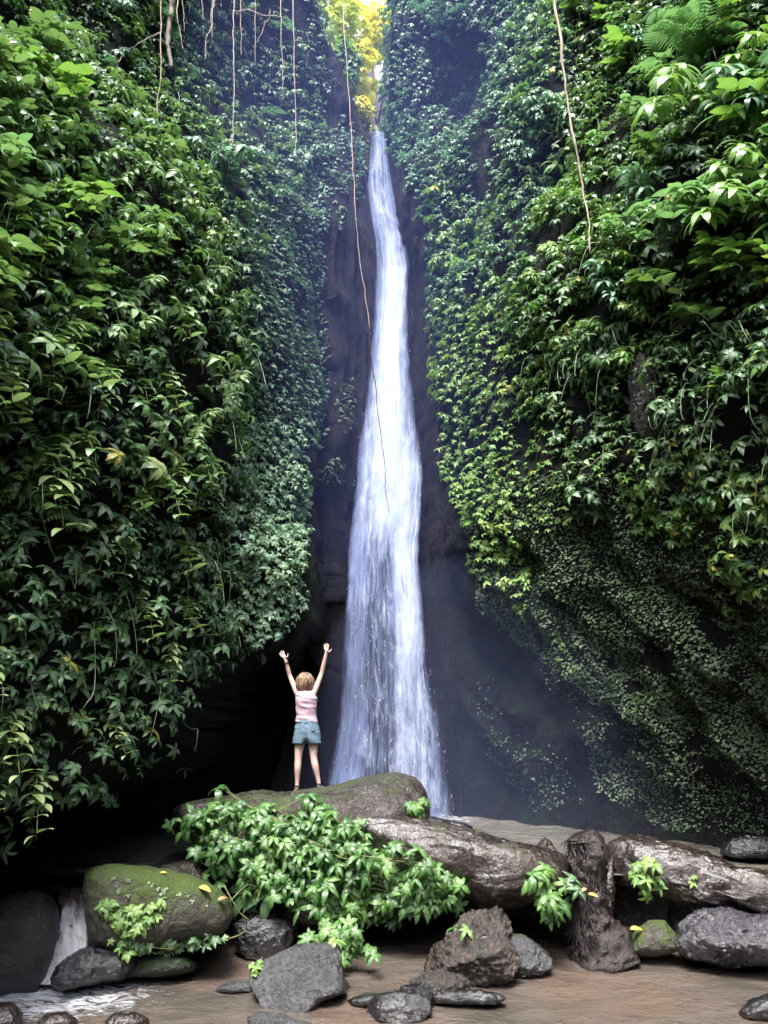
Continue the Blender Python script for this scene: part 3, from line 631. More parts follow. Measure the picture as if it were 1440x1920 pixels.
cover('vine_curtain', [(985, 760), (1090, 780), (1085, 950), (1030, 1020), (990, 980)], 75, T_SM, G['lime'], 'thin trail of small leaves right of the broad vine curtain', 'vine', off=(0, .1), scale=(.5, .8), patch=.3, pscale=3, tb=.4)
cover('vine_curtain', [(1080, 640), (1180, 620), (1175, 860), (1165, 930), (1130, 900), (1105, 760)], 60, T_SM, G['lime'], 'narrow vine trail left of the bare purple rock patch', 'vine', off=(0, .2), scale=(.7, 1.05), patch=.3, pscale=2.5, tb=.4)
cover('vine_curtain', [(1160, 930), (1200, 830), (1300, 790), (1370, 850), (1440, 860), (1500, 900), (1500, 1080), (1400, 1120), (1340, 1040), (1250, 1010), (1190, 1010)], 46, T_SM + T_MD, G['fresh'],
      'fresh green whorled leaves trailing over the right cliff ledge', 'vine', off=(.02, .2), scale=(.8, 1.2), patch=.2, pscale=2, tb=.62)
cover('vine_curtain', [(1385, 670), (1600, 640), (1600, 900), (1440, 905), (1400, 850)], 60, T_SM, G['olive'], 'yellowish small vine leaves on the bulge at the right edge', 'vine', off=(0, .1), scale=(.6, .9), patch=.35, tb=.75)
cover('vine_curtain', [(1030, 1170), (1050, 1180), (1085, 1265), (1065, 1270), (1040, 1220)], 120, T_TINY, G['lime'], 'short pale leaf streak below the vine curtains on the mossy rock', 'vine', off=(0, .08), scale=(1, 1.6), tb=.4)
cover('vine_curtain', [(1320, 1000), (1440, 1000), (1440, 1150), (1370, 1190), (1330, 1090)], 30, T_SM, G['fresh'], 'scattered leaf clusters low on the right cliff at the frame edge', 'vine', off=(0, .12), scale=(.7, 1.1), patch=.05, pscale=2.5, tb=.65)
cover('cliff_moss', [(860, 900), (1600, 860), (1600, 1420), (1300, 1420), (1100, 1300), (900, 1150)], 850, T_TINY, G['mossleaf'], 'fine grey-green moss and ferns on the lower right cliff', 'moss', off=(0, .05), patch=.34, pscale=2.6, tb=.45, ts=.3, scale=(.28, .9))
cover('cliff_moss', [(1050, 1250), (1600, 1200), (1600, 1560), (1250, 1560), (1120, 1480)], 650, T_TINY, G['mossleaf'], 'sparse dark moss near the waterline of the right cliff', 'moss', off=(0, .03), patch=.22, pscale=2.6, tb=.38, ts=.3, scale=(.25, .8))
cover('cliff_moss', [(865, 1150), (1130, 1200), (1250, 1480), (1000, 1520), (900, 1400)], 160, T_TINY, G['mossleaf'], 'thin moss film on the dark rock right of the foot of the fall', 'moss', off=(0, .02), patch=-.08, tb=.3, scale=(.4, .9))

# ---- plants that stand out one by one
def shrub(kind, seed, mat, nb=7, size=1.0):
    """a shrub rooted at its origin, growing out along -Y and drooping"""
    r = random.Random(seed); A = Acc(); B = Acc()
    for b in range(nb):
        az = r.uniform(-1.3, 1.3); el = r.uniform(-.1, 1.0); L = r.uniform(.45, .95) * size; n = 9
        d = np.array([math.sin(az) * math.cos(el), -math.cos(az) * math.cos(el), math.sin(el)])
        s = np.linspace(0, 1, n)[:, None]
        pp = d * L * s + np.array([0, 0, -1]) * (L * .75 * s ** 2.2) + np.array([r.gauss(0, .05), 0, 0]) * np.sin(s * 6)
        vv, ff = sweep(pp, np.linspace(.011, .004, n) * size, 5); B.addf(vv, ff, .3)
        for i in range(2, n):
            t = pp[i] - pp[i - 1]; t /= np.linalg.norm(t)
            if kind == 'broad':
                for sd_ in (-1, 1):
                    az2 = math.atan2(t[1], t[0]) + sd_ * r.uniform(.5, 1.2)
                    LL = r.uniform(.13, .25) * size
                    q = merge([leaf(LL, LL * r.uniform(.38, .5), r.uniform(-.1, .5), r.uniform(.7, 1.6), az2, 5, .3, r.uniform(-.15, .2))])
                    instance(A, q, pp[i][None] + RNG.normal(0, .01, (1, 3)), np.eye(3)[None], np.ones(1), np.array([.5 + .2 * seed % .3]))
            elif kind == 'whorl' and (i > 4 or i % 2):
                q = T_LG[r.randrange(4)] if i > 5 else T_MD[r.randrange(4)]
                instance(A, q, pp[i][None], frames(np.array([[t[0] * .5 + r.gauss(0, .2), t[1] * .5 - .3, .8]]), np.array([r.uniform(0, 6)])), np.array([r.uniform(.8, 1.25) * size]), np.array([r.uniform(.35, .75)]))
    return A, B
def fern(seed, nf=7, L=.7, w=.16, n=16, wr=.2):
    r = random.Random(seed); A = Acc(); B = Acc()
    for b in range(nf):
        az = -math.pi / 2 + r.uniform(-1.4, 1.4); q = pinnate(n, L * r.uniform(.7, 1.1), w, 3, seed * 9 + b, r.uniform(.7, 1.1), wr)
        c, s = math.cos(az), math.sin(az)
        instance(A, q, np.zeros((1, 3)), np.array([[[c, -s, 0], [s, c, 0], [0, 0, 1]]]), np.ones(1), np.array([r.uniform(.4, .7)]))
        vv, ff = sweep([(0, 0, -.05), (c * .04, s * .04, .02)], .008, 4); B.addf(vv, ff, .2)
    return A, B
def bigleaf(seed, nl=5, L=.6):
    r = random.Random(seed); A = Acc(); B = Acc()
    for b in range(nl):
        az = -math.pi / 2 + r.uniform(-1.3, 1.3); h = r.uniform(.15, .4)
        p1 = np.array([math.cos(az) * h * .8, math.sin(az) * h * .8, h])
        vv, ff = sweep([(0, 0, 0), p1 * .55 + np.array([0, 0, .05]), p1], [.014, .01, .007], 5); B.addf(vv, ff, .3)
        q = merge([leaf(L * r.uniform(.7, 1.1), L * .36, .5, 1.7, az, 9, .3, r.uniform(-.1, .1))])
        instance(A, q, p1[None], np.eye(3)[None], np.ones(1), np.array([r.uniform(.4, .7)]))
    return A, B
TPL = {}
def template(key, AB, mat):
    TPL[key] = (AB[0].build('foliage', mat), AB[1].build('stem', M_TWIG))
for i, mk in enumerate(('olive', 'olive', 'deep', 'fresh', 'cool')):
    template('broad' + mk + str(i % 2), shrub('broad', 100 + i, None, 8), G[mk])
for i, mk in enumerate(('deep', 'fresh', 'cool', 'olive', 'lime')):
    template('whorl' + mk, shrub('whorl', 200 + i, None, 8), G[mk])
template('fernolive', fern(3), G['olive']); template('ferndeep', fern(4, 9, .8, .2), G['deep']); template('ferncool', fern(5, 6, .6, .14), G['cool'])
template('palm', fern(6, 8, 1.15, .34, 24, .085), G['pale']); template('big', bigleaf(7), G['pale']); template('broadpale0', shrub('broad', 310, None, 9), G['pale']); template('bigcool', bigleaf(8, 4, .5), G['cool'])
used = set(); CNT = {'n': 0}
def plant(key, px, py, sc, label, name, cat, group=None, on=None, out=0.0):
    if px > 1130 and 120 < py < 640 and group: sc *= 1.35; out = .15
    h, n = hit(on or CB, px, py)
    if h is None or h.y > 19: return
    az = math.atan2(n.x, -n.y); az = max(-1.1, min(1.1, az))
    r = random.Random(px * 31 + py)
    root = empty(name, h + n * out - Vector((0, .02, 0)), 0)
    root.rotation_euler = (r.uniform(-.15, .2), r.uniform(-.25, .25), -az * .8 + r.uniform(-.3, .3)); s = sc * r.uniform(.9, 1.12); root.scale = (s, s, s)
    tag(root, label, cat, group)
    for t in TPL[key]:
        if t.name not in used and t.parent is None: c = t; used.add(t.name)
        else: c = t.copy(); COL.objects.link(c)
        c.parent = root; CNT['n'] += 1
NAMED = [
 ('bigcool', 238, 165, 1.0, 'upright glossy plant with paddle leaves high on the left cliff', 'broadleaf_plant', 'plant'),
 ('whorlcool', 420, 330, 1.5, 'large bluish shrub bulging from the left cliff below the long thin lianas', 'shrub', 'shrub'),
 ('fernolive', 40, 930, .8, 'pale fern with drooping fronds at the left edge, halfway down', 'fern', 'fern'),
 ('ferndeep', 15, 1110, .8, 'dark fern at the left edge below the pale fern', 'fern', 'fern'),
 ('fernolive', 130, 1160, .45, 'small hanging fern low on the left cliff', 'fern', 'fern'),
 ('fernolive', 470, 750, .5, 'small fern just above the creeper curtain', 'fern', 'fern'),
 ('ferndeep', 400, 1175, .5, 'fern with broad leaflets above the left side of the cave mouth', 'fern', 'fern'),
 ('broadolive1', 145, 860, 1.0, 'pale broad-leaved shrub with rounded leaves left of the creeper curtain', 'shrub', 'shrub'),
 ('broadolive0', 270, 925, .9, 'shrub with a few large pale drooping leaves above the cave', 'shrub', 'shrub'),
 ('whorlolive', 390, 800, 1.0, 'pale whorled shrub topping the creeper curtain on its left', 'shrub', 'shrub'),
 ('palm', 1330, 95, 1.15, 'arching palm-like fern in the upper right corner', 'tree_fern', 'fern'),
 ('palm', 1230, 130, 1.0, 'feathery pale tree fern with fronds spreading left, near the top right', 'tree_fern', 'fern'),
 ('ferncool', 1050, 320, .9, 'bluish fern in the dark hollow beside the thick liana', 'fern', 'fern'),
 ('ferndeep', 1280, 200, .9, 'fern with hanging fronds below the palm-like ferns', 'fern', 'fern'),
 ('ferncool', 1130, 330, .8, 'fern right of the thick liana', 'fern', 'fern'),
 ('ferncool', 820, 420, .6, 'small fern beside the purple rock right of the upper fall', 'fern', 'fern'),
 ('big', 1400, 250, 1.15, 'large glossy paddle-leaved plant at the right edge', 'broadleaf_plant', 'plant'),
 ('big', 1290, 440, 1.1, 'glossy paddle-leaved plant in the middle of the right cliff growth', 'broadleaf_plant', 'plant'),
 ('broadfresh1', 1330, 720, .8, 'leafy shoot hanging over the shaded hollow on the right', 'shrub', 'shrub'),
 ('broadcool0', 905, 100, .7, 'drooping branch of leaves over the dark hollow right of the fall top', 'shrub', 'shrub'),
 ('broadcool0', 870, 190, .6, 'lower drooping sprig in the dark hollow right of the fall top', 'shrub', 'shrub'),
 ('whorlfresh', 815, 700, .7, 'leafy twig reaching left from the vine curtain towards the fall', 'shrub', 'shrub'),
 ('bigcool', 1150, 5, .8, 'single large pale leaf plant at the top edge right of the thick liana', 'broadleaf_plant', 'plant'),
 ('broadfresh1', 1420, 550, 1.0, 'yellow-green leafy shrub on the right edge below the paddle leaves', 'shrub', 'shrub'),
]
for a in NAMED: plant(*a)
rr = random.Random(5)
VERT = ['along the top edge', 'level with the gap', 'level with the waterfall lip', 'level with the liana tips', 'a quarter down the cliff', 'in the upper middle',
        'halfway down the cliff', 'level with the curtain creeper', 'just above hand height', 'level with the raised hands']
def fill(poly, n, keys, sc, label, group, mind=38):
    xs = [p[0] for p in poly]; ys = [p[1] for p in poly]; got = []; tries = 0
    while len(got) < n and tries < 6000:
        tries += 1; x, y = rr.uniform(min(xs), max(xs)), rr.uniform(min(ys), max(ys))
        if not inpoly(np.array(x), np.array(y), poly): continue
        if any((x - a) ** 2 + (y - b) ** 2 < mind ** 2 for a, b in got): continue
        got.append((x, y)); k = rr.choice(keys); look = {'b': 'broad-leaved', 'w': 'whorled', 'f': 'ferny'}[k[0]]; hue = {'ol': 'pale olive', 'de': 'dark green', 'fr': 'bright green', 'co': 'bluish green', 'pa': 'pale glossy green', 'li': 'lime green'}[k[4:6] if k[0] == 'f' else k[5:7]]
        v_ = VERT[min(9, max(0, int((y + 25) / 150)))]
        h_ = ('out past the left edge' if x < 0 else 'at the left edge' if x < 110 else 'left part' if x < 240 else 'mid left' if x < 380 else 'towards the fall') if x < 720 else ('close to the fall' if x < 860 else 'mid right' if x < 1080 else 'right part' if x < 1270 else 'near the right edge' if x < 1440 else 'out past the right edge')
        plant(k, x, y, rr.uniform(*sc), '%s %s shrub, %s, %s' % (hue, look, h_, v_), 'shrub', 'shrub', group)
fill([(-120, 60), (60, 20), (200, 180), (330, 330), (430, 520), (470, 700), (380, 760), (200, 700), (-120, 640)], 60, ['broadolive0', 'broadolive1', 'whorlolive', 'broadolive1', 'broadfresh1', 'broaddeep0'], (.8, 1.3),
     'on the left cliff', 'pale shrubs on the upper left cliff')
fill([(-120, 640), (200, 720), (420, 780), (430, 1150), (330, 1280), (200, 1440), (-120, 1500)], 42, ['broadolive0', 'broaddeep0', 'whorldeep', 'broadolive1'], (.6, 1.1),
     'on the left cliff', 'dark shrubs on the lower left cliff', 50)
fill([(10, 650), (180, 640), (420, 760), (430, 1020), (330, 1080), (120, 980)], 16, ['broadpale0', 'broadolive0', 'fernolive'], (.9, 1.5),
     'on the left cliff', 'large pale shrubs in the middle of the left cliff', 70)
fill([(-60, 80), (130, 120), (300, 420), (260, 600), (60, 560)], 16, ['broadpale0', 'broadfresh1'], (.9, 1.35),
     'on the left cliff', 'light shrubs on the upper left cliff edge', 60)
fill([(60, -60), (600, -60), (590, 330), (420, 420), (250, 260)], 34, ['whorlcool', 'broadcool0', 'whorldeep'], (.5, .95),
     'behind the lianas', 'bluish shrubs behind the lianas', 50)
fill([(740, -60), (1010, -60), (1010, 300), (880, 480), (800, 420), (740, 240)], 22, ['whorlcool', 'broadcool0'], (.45, .8),
     'right of the fall', 'bluish shrubs right of the waterfall top', 48)
fill([(1000, 0), (1500, -60), (1560, 620), (1300, 700), (1150, 560), (950, 420)], 58, ['broadfresh1', 'whorlcool', 'whorlfresh', 'broadpale0', 'broadpale0', 'broaddeep0'], (.8, 1.4),
     'on the right cliff', 'glossy shrubs on the upper right cliff', 46)
fill([(830, 420), (1000, 400), (1240, 560), (1250, 680), (1080, 690), (850, 620)], 22, ['whorlfresh', 'whorllime'], (.5, .8),
     'on the right cliff', 'bright shrubs on the mid right cliff', 44)
def settle():
    by = {}
    for o in bpy.data.objects:
        if o.get('category') == 'shrub' and o.get('group'): by.setdefault(o['label'], []).append(o)
    for lb, os_ in by.items():
        if len(os_) == 1: continue
        os_.sort(key=lambda o: -o.location.z); m = len(os_)
        w = {2: ['higher', 'lower'], 3: ['highest', 'middle', 'lowest'], 4: ['highest', 'second highest', 'second lowest', 'lowest'], 6: ['highest', 'second highest', 'third highest', 'third lowest', 'second lowest', 'lowest'], 5: ['highest', 'second highest', 'middle', 'second lowest', 'lowest']}.get(m)
        if w:
            for o, q in zip(os_, w): o['label'] = q + ' ' + lb
settle()
for k, (a, b) in TPL.items():      # templates never used
    for o in (a, b):
        if o.parent is None: bpy.data.objects.remove(o)

# ------------------------------------------------------------------ plants on the boulders
def climber(poly, n, tm, mat, label, fallback, sc=(.7, 1.2), on=RB, name='climbing_plant', tb=.6, stems=14, cat='plant', up=.7, out=(.02, .22), root=None):
    xs = [p[0] for p in poly]; ys = [p[1] for p in poly]; pos = []; nr = []
    while len(pos) < n:
        x, y = rr.uniform(min(xs), max(xs)), rr.uniform(min(ys), max(ys))
        if not inpoly(np.array(x), np.array(y), poly): continue
        h, m = hit(on, x, y, fallback)
        if h.y > fallback + .45 or h.y < fallback - .9: h = Vector(P(x, y, fallback + rr.uniform(-.15, .15))); m = Vector((0, -1, .2))
        pos.append(h + m * rr.uniform(*out)); nr.append(m)
    pos = np.array(pos); nr = np.array(nr); base = np.array([pos[:, 0].mean(), pos[:, 1].mean(), pos[:, 2].min()])
    e = empty(name, base); A = Acc(); B = Acc()
    ax_ = nr * .6 + np.array([0, -.25, up]) + RNG.normal(0, .2, (n, 3)); Rm = frames(ax_, RNG.uniform(0, 6.28, n))
    w = RNG.integers(0, len(tm), n); s_ = RNG.uniform(*sc, n)
    cl = fbm(pos * 2.4, 2, 9); ti = np.clip(tb + .16 * RNG.normal(size=n) + .25 * cl, 0, .78)
    for k, t in enumerate(tm):
        q = w == k; instance(A, t, pos[q] - base, Rm[q], s_[q], ti[q])
    top = pos[np.argsort(-pos[:, 2])[:max(3, n // 8)]]
    for k in range(stems):
        a = top[RNG.integers(0, len(top))]; b = pos[RNG.integers(0, n)]
        s = np.linspace(0, 1, 9)[:, None]; pp = a + (b - a) * s + np.array([0, -.12, -.1]) * np.sin(s * math.pi) + RNG.normal(0, .01, (9, 3))
        pp = pp + np.array([0, .16, 0]); vv, ff = sweep(pp - base, .005, 4); B.addf(vv, ff, .3)
    A.build('foliage', mat, e); B.build('stem', M_TWIG, e)
    tag(e, label, cat); return e
climber([(345, 1535), (400, 1515), (440, 1510), (470, 1525), (560, 1520), (600, 1516), (625, 1520), (650, 1545), (700, 1555), (720, 1590), (790, 1600), (850, 1640), (875, 1668), (830, 1690), (790, 1700), (740, 1715), (700, 1715), (640, 1705), (560, 1700), (500, 1665), (430, 1630), (370, 1605), (372, 1560)],
        560, T_MD[:2] + T_LG, G['fresh'], 'large bright green creeper covering the front of the shelf boulder', 9.95, (.6, 1.05), tb=.3, stems=90, out=(-.04, .26))
climber([(560, 1765), (600, 1730), (640, 1725), (690, 1745), (712, 1790), (690, 1810), (672, 1770), (650, 1800), (640, 1812), (625, 1770)], 50, T_MD, G['fresh'], 'lower tuft of whorled leaves behind the grey angular block', 9.4, (.55, .85), tb=.5, stems=12, out=(0, .1))
climber([(470, 1655), (515, 1660), (530, 1680), (480, 1690)], 2, T_LG[2:3], G['deep'], 'single very large veined leaf rosette at the lower left of the big creeper', 9.6, (2.0, 2.1), tb=.55, stems=1, out=(.05, .1))
climber([(990, 1640), (1020, 1625), (1045, 1640), (1050, 1665), (1040, 1720), (1010, 1710), (985, 1670)], 18, T_LG, G['fresh'], 'hanging tuft of long green leaves at the right end of the sloping boulder', 9.55, (.8, 1.1), tb=.35, stems=6)
climber([(1045, 1640), (1075, 1645), (1085, 1665), (1060, 1680)], 9, T_MD, G['deep'], 'dark narrow-leaved tuft beside the shaggy stump', 9.6, (.6, .9), tb=.4, stems=3)
climber([(1175, 1622), (1215, 1612), (1240, 1622), (1232, 1650), (1242, 1665), (1222, 1668), (1200, 1640)], 14, T_MD, G['lime'], 'small yellow-green sprig on the right long boulder', 9.85, (.6, .85), tb=.6, stems=4)
climber([(1290, 1650), (1302, 1650), (1300, 1662)], 2, T_SM, G['lime'], 'tiny seedling on the right long boulder', 9.8, (.6, .8), stems=1)
climber([(750, 1510), (785, 1500), (790, 1525), (755, 1530)], 10, T_MD, G['fresh'], 'small green plant on the rounded right end of the shelf boulder', 10.1, (.55, .75), tb=.55, stems=3)
climber([(190, 1690), (215, 1680), (225, 1695), (250, 1705), (300, 1690), (310, 1672), (300, 1715), (260, 1745), (240, 1785), (205, 1755), (225, 1730), (190, 1710)], 55, T_SM + T_MD[:1], G['lime'], 'patch of small yellow-green leaves on the mossy boulder', 8.85, (.5, .95), tb=.35, stems=10, out=(0, .08))
climber([(240, 1755), (300, 1765), (420, 1745), (420, 1765), (310, 1790), (250, 1790)], 40, T_SM, G['deep'], 'fringe of small dark leaves under the edge of the mossy boulder', 9.1, (.5, .85), tb=.6, stems=6, out=(0, .06))
climber([(842, 1742), (868, 1738), (868, 1750), (848, 1752)], 2, T_LG, G['fresh'], 'little plant sprouting on the left shoulder of the pointed brown rock', 9.15, (.6, .7), tb=.6, stems=1)
climber([(470, 1815), (482, 1800), (500, 1800), (480, 1830)], 12, T_TINY, G['lime'], 'grassy bits on the left corner of the grey block', 8.5, (.9, 1.4), stems=2, out=(0, .04))
climber([(180, 1640), (400, 1670), (410, 1700), (200, 1680)], 26, T_TINY, G['mossleaf'], 'tiny moss sprigs dotted over the top of the mossy boulder', 8.95, (.5, 1), stems=1, out=(-.01, .01), name='moss_sprigs')
# fallen leaves, twigs
M_DEADY = simple('dead_leaf_yellow', (.6, .38, .05), .6, (.75, .5, .08), 30); M_DEADR = simple('dead_leaf_brown', (.3, .12, .05), .7, (.4, .22, .12), 30)
def dead(px, py, L, mt, label, az, fb):
    h, n = hit(RB, px, py, fb); v, f, u, t = leaf(L, L * .42, .3, .9, az, 5, .4)
    o = make('fallen_leaf', v, f, mt, attrs={'tint': t}, uv=u); o.location = h + n * .02; o.rotation_euler = (R(25), 0, 0); tag(o, label, 'leaf')
dead(372, 1665, .16, M_DEADY, 'yellow fallen leaf lying on the mossy boulder', -.4, 9)
dead(405, 1690, .12, M_DEADR, 'brown curled leaf on the right end of the mossy boulder', .6, 9)
dead(300, 1640, .07, M_DEADY, 'small yellow scrap of leaf on top of the mossy boulder', .2, 9)
dead(1180, 1742, .16, M_DEADY, 'yellow leaf caught between the stump and the green-topped stone', .1, 9.7)
dead(1090, 1672, .12, M_DEADR, 'orange-brown leaf stuck to the shaggy stump', .8, 9.6)
dead(1102, 1676, .12, M_DEADY, 'pale yellow leaf stuck to the shaggy stump beside an orange one', -.3, 9.6)
def tube_obj(name, px, r, mt, label, cat, nn=6, group=None, wob=.0):
    p = np.array([P(*q) for q in px]); m = 70; t = np.linspace(0, len(p) - 1, m)
    q = np.stack([np.interp(t, range(len(p)), p[:, k]) for k in range(3)], 1)
    for _ in range(4): q[1:-1] = (q[:-2] + q[1:-1] * 2 + q[2:]) / 4
    q = q + wob * np.stack([(noise(np.stack([t * 2.3 + px[0][0], t * 0 + k * 9, t * 0], -1), 3) + .35 * noise(np.stack([t * 9 + px[0][0], t * 0 + k * 9, t * 0], -1), 3)) for k in range(3)], 1)
    b = q[0].copy(); rv = .8 * np.linspace(r, r * .5, m) * (1 + (.12 if r > .04 else .35) * noise(np.stack([t * 9, t * 0 + r * 900, t * 0], -1), 5)); v, f = sweep(q - b, rv, nn)
    o = make(name, v, f, mt); o.location = b; return tag(o, label, cat, group)
tube_obj('twig', [(420, 1660, 9.3), (436, 1690, 9.3), (450, 1712, 9.35), (466, 1724, 9.4)], .012, M_TWIG, 'bare curved twig hanging between mossy boulder and big creeper', 'twig')
tube_obj('twig', [(432, 1690, 9.3), (450, 1670, 9.4), (465, 1658, 9.5), (480, 1662, 9.6)], .008, M_TWIG, 'thin forked twig above the bare curved twig', 'twig')
tube_obj('twig', [(392, 1763, 9.1), (420, 1763, 9.15), (445, 1755, 9.3), (462, 1744, 9.4)], .010, M_TWIG, 'pale bent twig below the right end of the mossy boulder', 'twig')
# ------------------------------------------------------------------ lianas and trunks
LI = [
 ([(640, -60, 13.5), (648, 120, 13.4), (660, 300, 13.3), (676, 480, 13.3), (690, 620, 13.3)], .015, M_VINE2, 'long thin reddish liana hanging in front of the waterfall'),
 ([(690, 620, 13.3), (704, 740, 13.3), (718, 860, 13.3), (730, 965, 13.3)], .014, M_BED, 'dark thread-like lower end of the liana crossing the white water'),
 ([(1038, -60, 10.3), (1052, 100, 10.3), (1075, 250, 10.4), (1092, 360, 10.5), (1108, 475, 10.5)], .027, M_VINE, 'thick tan liana hanging down the right cliff'),
 ([(306, -60, 11.5), (302, 100, 11.5), (297, 220, 11.5), (291, 330, 11.5)], .013, M_VINE, 'leftmost pale liana on the left cliff'),
 ([(438, -60, 13.5), (438, 80, 13.5), (436, 200, 13.5), (437, 370, 13.5)], .017, M_VINE2, 'long pinkish liana in the middle of the upper left cliff'),
 ([(452, -60, 13.7), (452, 105, 13.7)], .014, M_VINE, 'short liana just right of the long pinkish one'),
 ([(481, -60, 13.9), (478, 120, 13.9)], .012, M_VINE, 'short thin liana ending below a crooked root'),
 ([(526, -60, 14.3), (529, 90, 14.3), (533, 188, 14.3)], .015, M_VINE, 'medium liana left of the longer pale one near the gap'),
 ([(549, -60, 14.2), (552, 120, 14.2), (555, 295, 14.2)], .016, M_VINE, 'pale straight liana nearest the gap in the cliffs'),
 ([(330, -60, 13), (336, 40, 13), (341, 92, 13)], .014, M_VINE, 'short liana right of the pale trunk on the upper left'),
 ([(398, -60, 13.6), (398, 70, 13.6)], .012, M_VINE, 'faint short liana at the top edge of the left cliff'),
 ([(345, -40, 13), (343, 60, 13)], .010, M_VINE, 'hair-thin liana at the top edge beside a short one'),
 ([(377, -60, 13.4), (379, 40, 13.4)], .012, M_VINE, 'faint stub of liana at the top edge, left of centre'),
 ([(435, 20, 13.6), (460, 18, 13.7), (500, 30, 13.8), (530, 34, 13.9), (545, 40, 14)], .018, M_VINE, 'pale crooked root running sideways across the lianas'),
 ([(508, 20, 13.9), (495, 50, 13.9), (480, 80, 13.8)], .012, M_VINE, 'thin branching root below the crooked root'),
 ([(300, 60, 12.5), (240, 90, 12), (215, 120, 11.5)], .02, M_BARK, 'dark bare branch leaning across the upper left foliage'),
 ([(1310, 850, 9.3), (1325, 800, 9.2), (1345, 760, 9)], .008, M_TWIG, 'thin looping stem over the shaded hollow on the right'),
 ([(1085, 880, 10.9), (1130, 855, 10.8), (1165, 840, 10.8)], .010, M_TWIG, 'yellow-green stem crossing the rock left of the bare purple patch'),
]
for pxs, r, mt, lb in LI: tube_obj('liana' if 'stem' not in lb else 'stem', pxs, r, mt, lb, 'liana' if 'stem' not in lb else 'stem', wob=.03)
def trunk(pxs, r, lb):
    o = tube_obj('bare_tree', pxs, r, M_BARK, lb, 'tree', 12, wob=.06)
trunk([(318, -80, 13.2), (318, 30, 13.1), (322, 125, 13.0)], .09, 'pale mossy trunk on the upper left cliff')
trunk([(408, 0, 14.2), (392, 60, 14), (385, 110, 13.9)], .03, 'dark leaning stem behind the long pinkish liana')
rock([(1180, 700), (1205, 640), (1240, 690), (1258, 790), (1240, 820), (1205, 825), (1186, 790)], 10.9, .35, M_BROWN, 'bare purple-brown rock patch between vines on the right cliff', name='rock_outcrop', nz=.1, ns=3, seed=71)

# ------------------------------------------------------------------ trees beyond the gap
def white_sky_backdrop():  # white puffs added behind the gap, standing in for overexposed sky
    A = Acc(); v, f = ico(3); lo_ = np.array(f).ravel(); r = random.Random(4)
    for k in range(40):
        q = v * r.uniform(18, 45) * np.array([1, 1, .7]) + np.array([r.uniform(-110, 110), r.uniform(-20, 20), r.uniform(-60, 60)])
        A.add(q, lo_, np.full(len(f), 3))
    o = A.build('white_sky_backdrop', simple('sky_backdrop_white', (.95, .95, .95), 1)); o.location = (0, 420, 400); tag(o, kind='structure')
white_sky_backdrop()
def tree(px, py, Y, rad, mat, lb, n=500, tm=T_MD, lean=0, tb=.6):
    c = P(px, py, Y); base = np.array([c[0] + lean, Y, 17.4]); e = empty('tree', base)
    q = RNG.normal(size=(n, 3)); q /= np.linalg.norm(q, axis=1)[:, None]; q *= (RNG.random(n) ** .4)[:, None] * np.array(rad)
    m = fbm(q * 1.6 + px, 2, 4) > -.12; q = q[m]; k = len(q)
    A = Acc(); ax_ = q * .5 + np.array([0, -.5, .7]) + RNG.normal(0, .3, (k, 3)); Rm = frames(ax_, RNG.uniform(0, 6.28, k))
    w = RNG.integers(0, len(tm), k); ti = np.clip(tb + .3 * fbm(q * 1.2, 2, 3) + .18 * RNG.normal(size=k), 0, 1)
    for i, t in enumerate(tm):
        s = w == i; instance(A, t, (c - base) + q[s], Rm[s], RNG.uniform(1.0, 1.9, s.sum()), ti[s])
    A.build('crown', mat, e)
    s = np.linspace(0, 1, 12)[:, None]; pp = (c - base) * s + np.array([.25, 0, 0]) * np.sin(s * 4)
    vv, ff = sweep(pp, np.linspace(.16, .05, 12), 8); B = Acc(); B.addf(vv, ff)
    for i in range(14):
        d = RNG.normal(size=3) * np.array(rad) * .7; a = pp[RNG.integers(5, 12)]
        vv, ff = sweep([a, a + d * .5 + np.array([0, 0, .1]), a + d], [.045, .03, .01], 5); B.addf(vv, ff)
    B.build('trunk', M_BARK, e); tag(e, lb, 'tree')
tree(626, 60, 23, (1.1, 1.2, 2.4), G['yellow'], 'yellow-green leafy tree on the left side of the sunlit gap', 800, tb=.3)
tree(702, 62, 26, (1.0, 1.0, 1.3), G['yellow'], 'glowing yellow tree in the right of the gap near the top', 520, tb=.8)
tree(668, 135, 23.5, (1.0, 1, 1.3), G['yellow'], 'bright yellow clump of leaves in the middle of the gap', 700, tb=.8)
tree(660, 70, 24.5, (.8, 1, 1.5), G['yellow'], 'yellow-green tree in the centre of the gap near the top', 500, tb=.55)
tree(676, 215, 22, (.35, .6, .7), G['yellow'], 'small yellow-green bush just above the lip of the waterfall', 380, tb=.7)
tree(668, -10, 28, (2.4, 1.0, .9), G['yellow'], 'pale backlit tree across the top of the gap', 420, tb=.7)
tree(716, 238, 20.5, (.28, .4, .3), G['lime'], 'tiny green bush at the right of the waterfall lip', 60, tb=.5)
tree(645, 130, 21.5, (.6, .6, 1.2), G['fresh'], 'dark green bush in the left corner of the gap', 220, tb=.3)

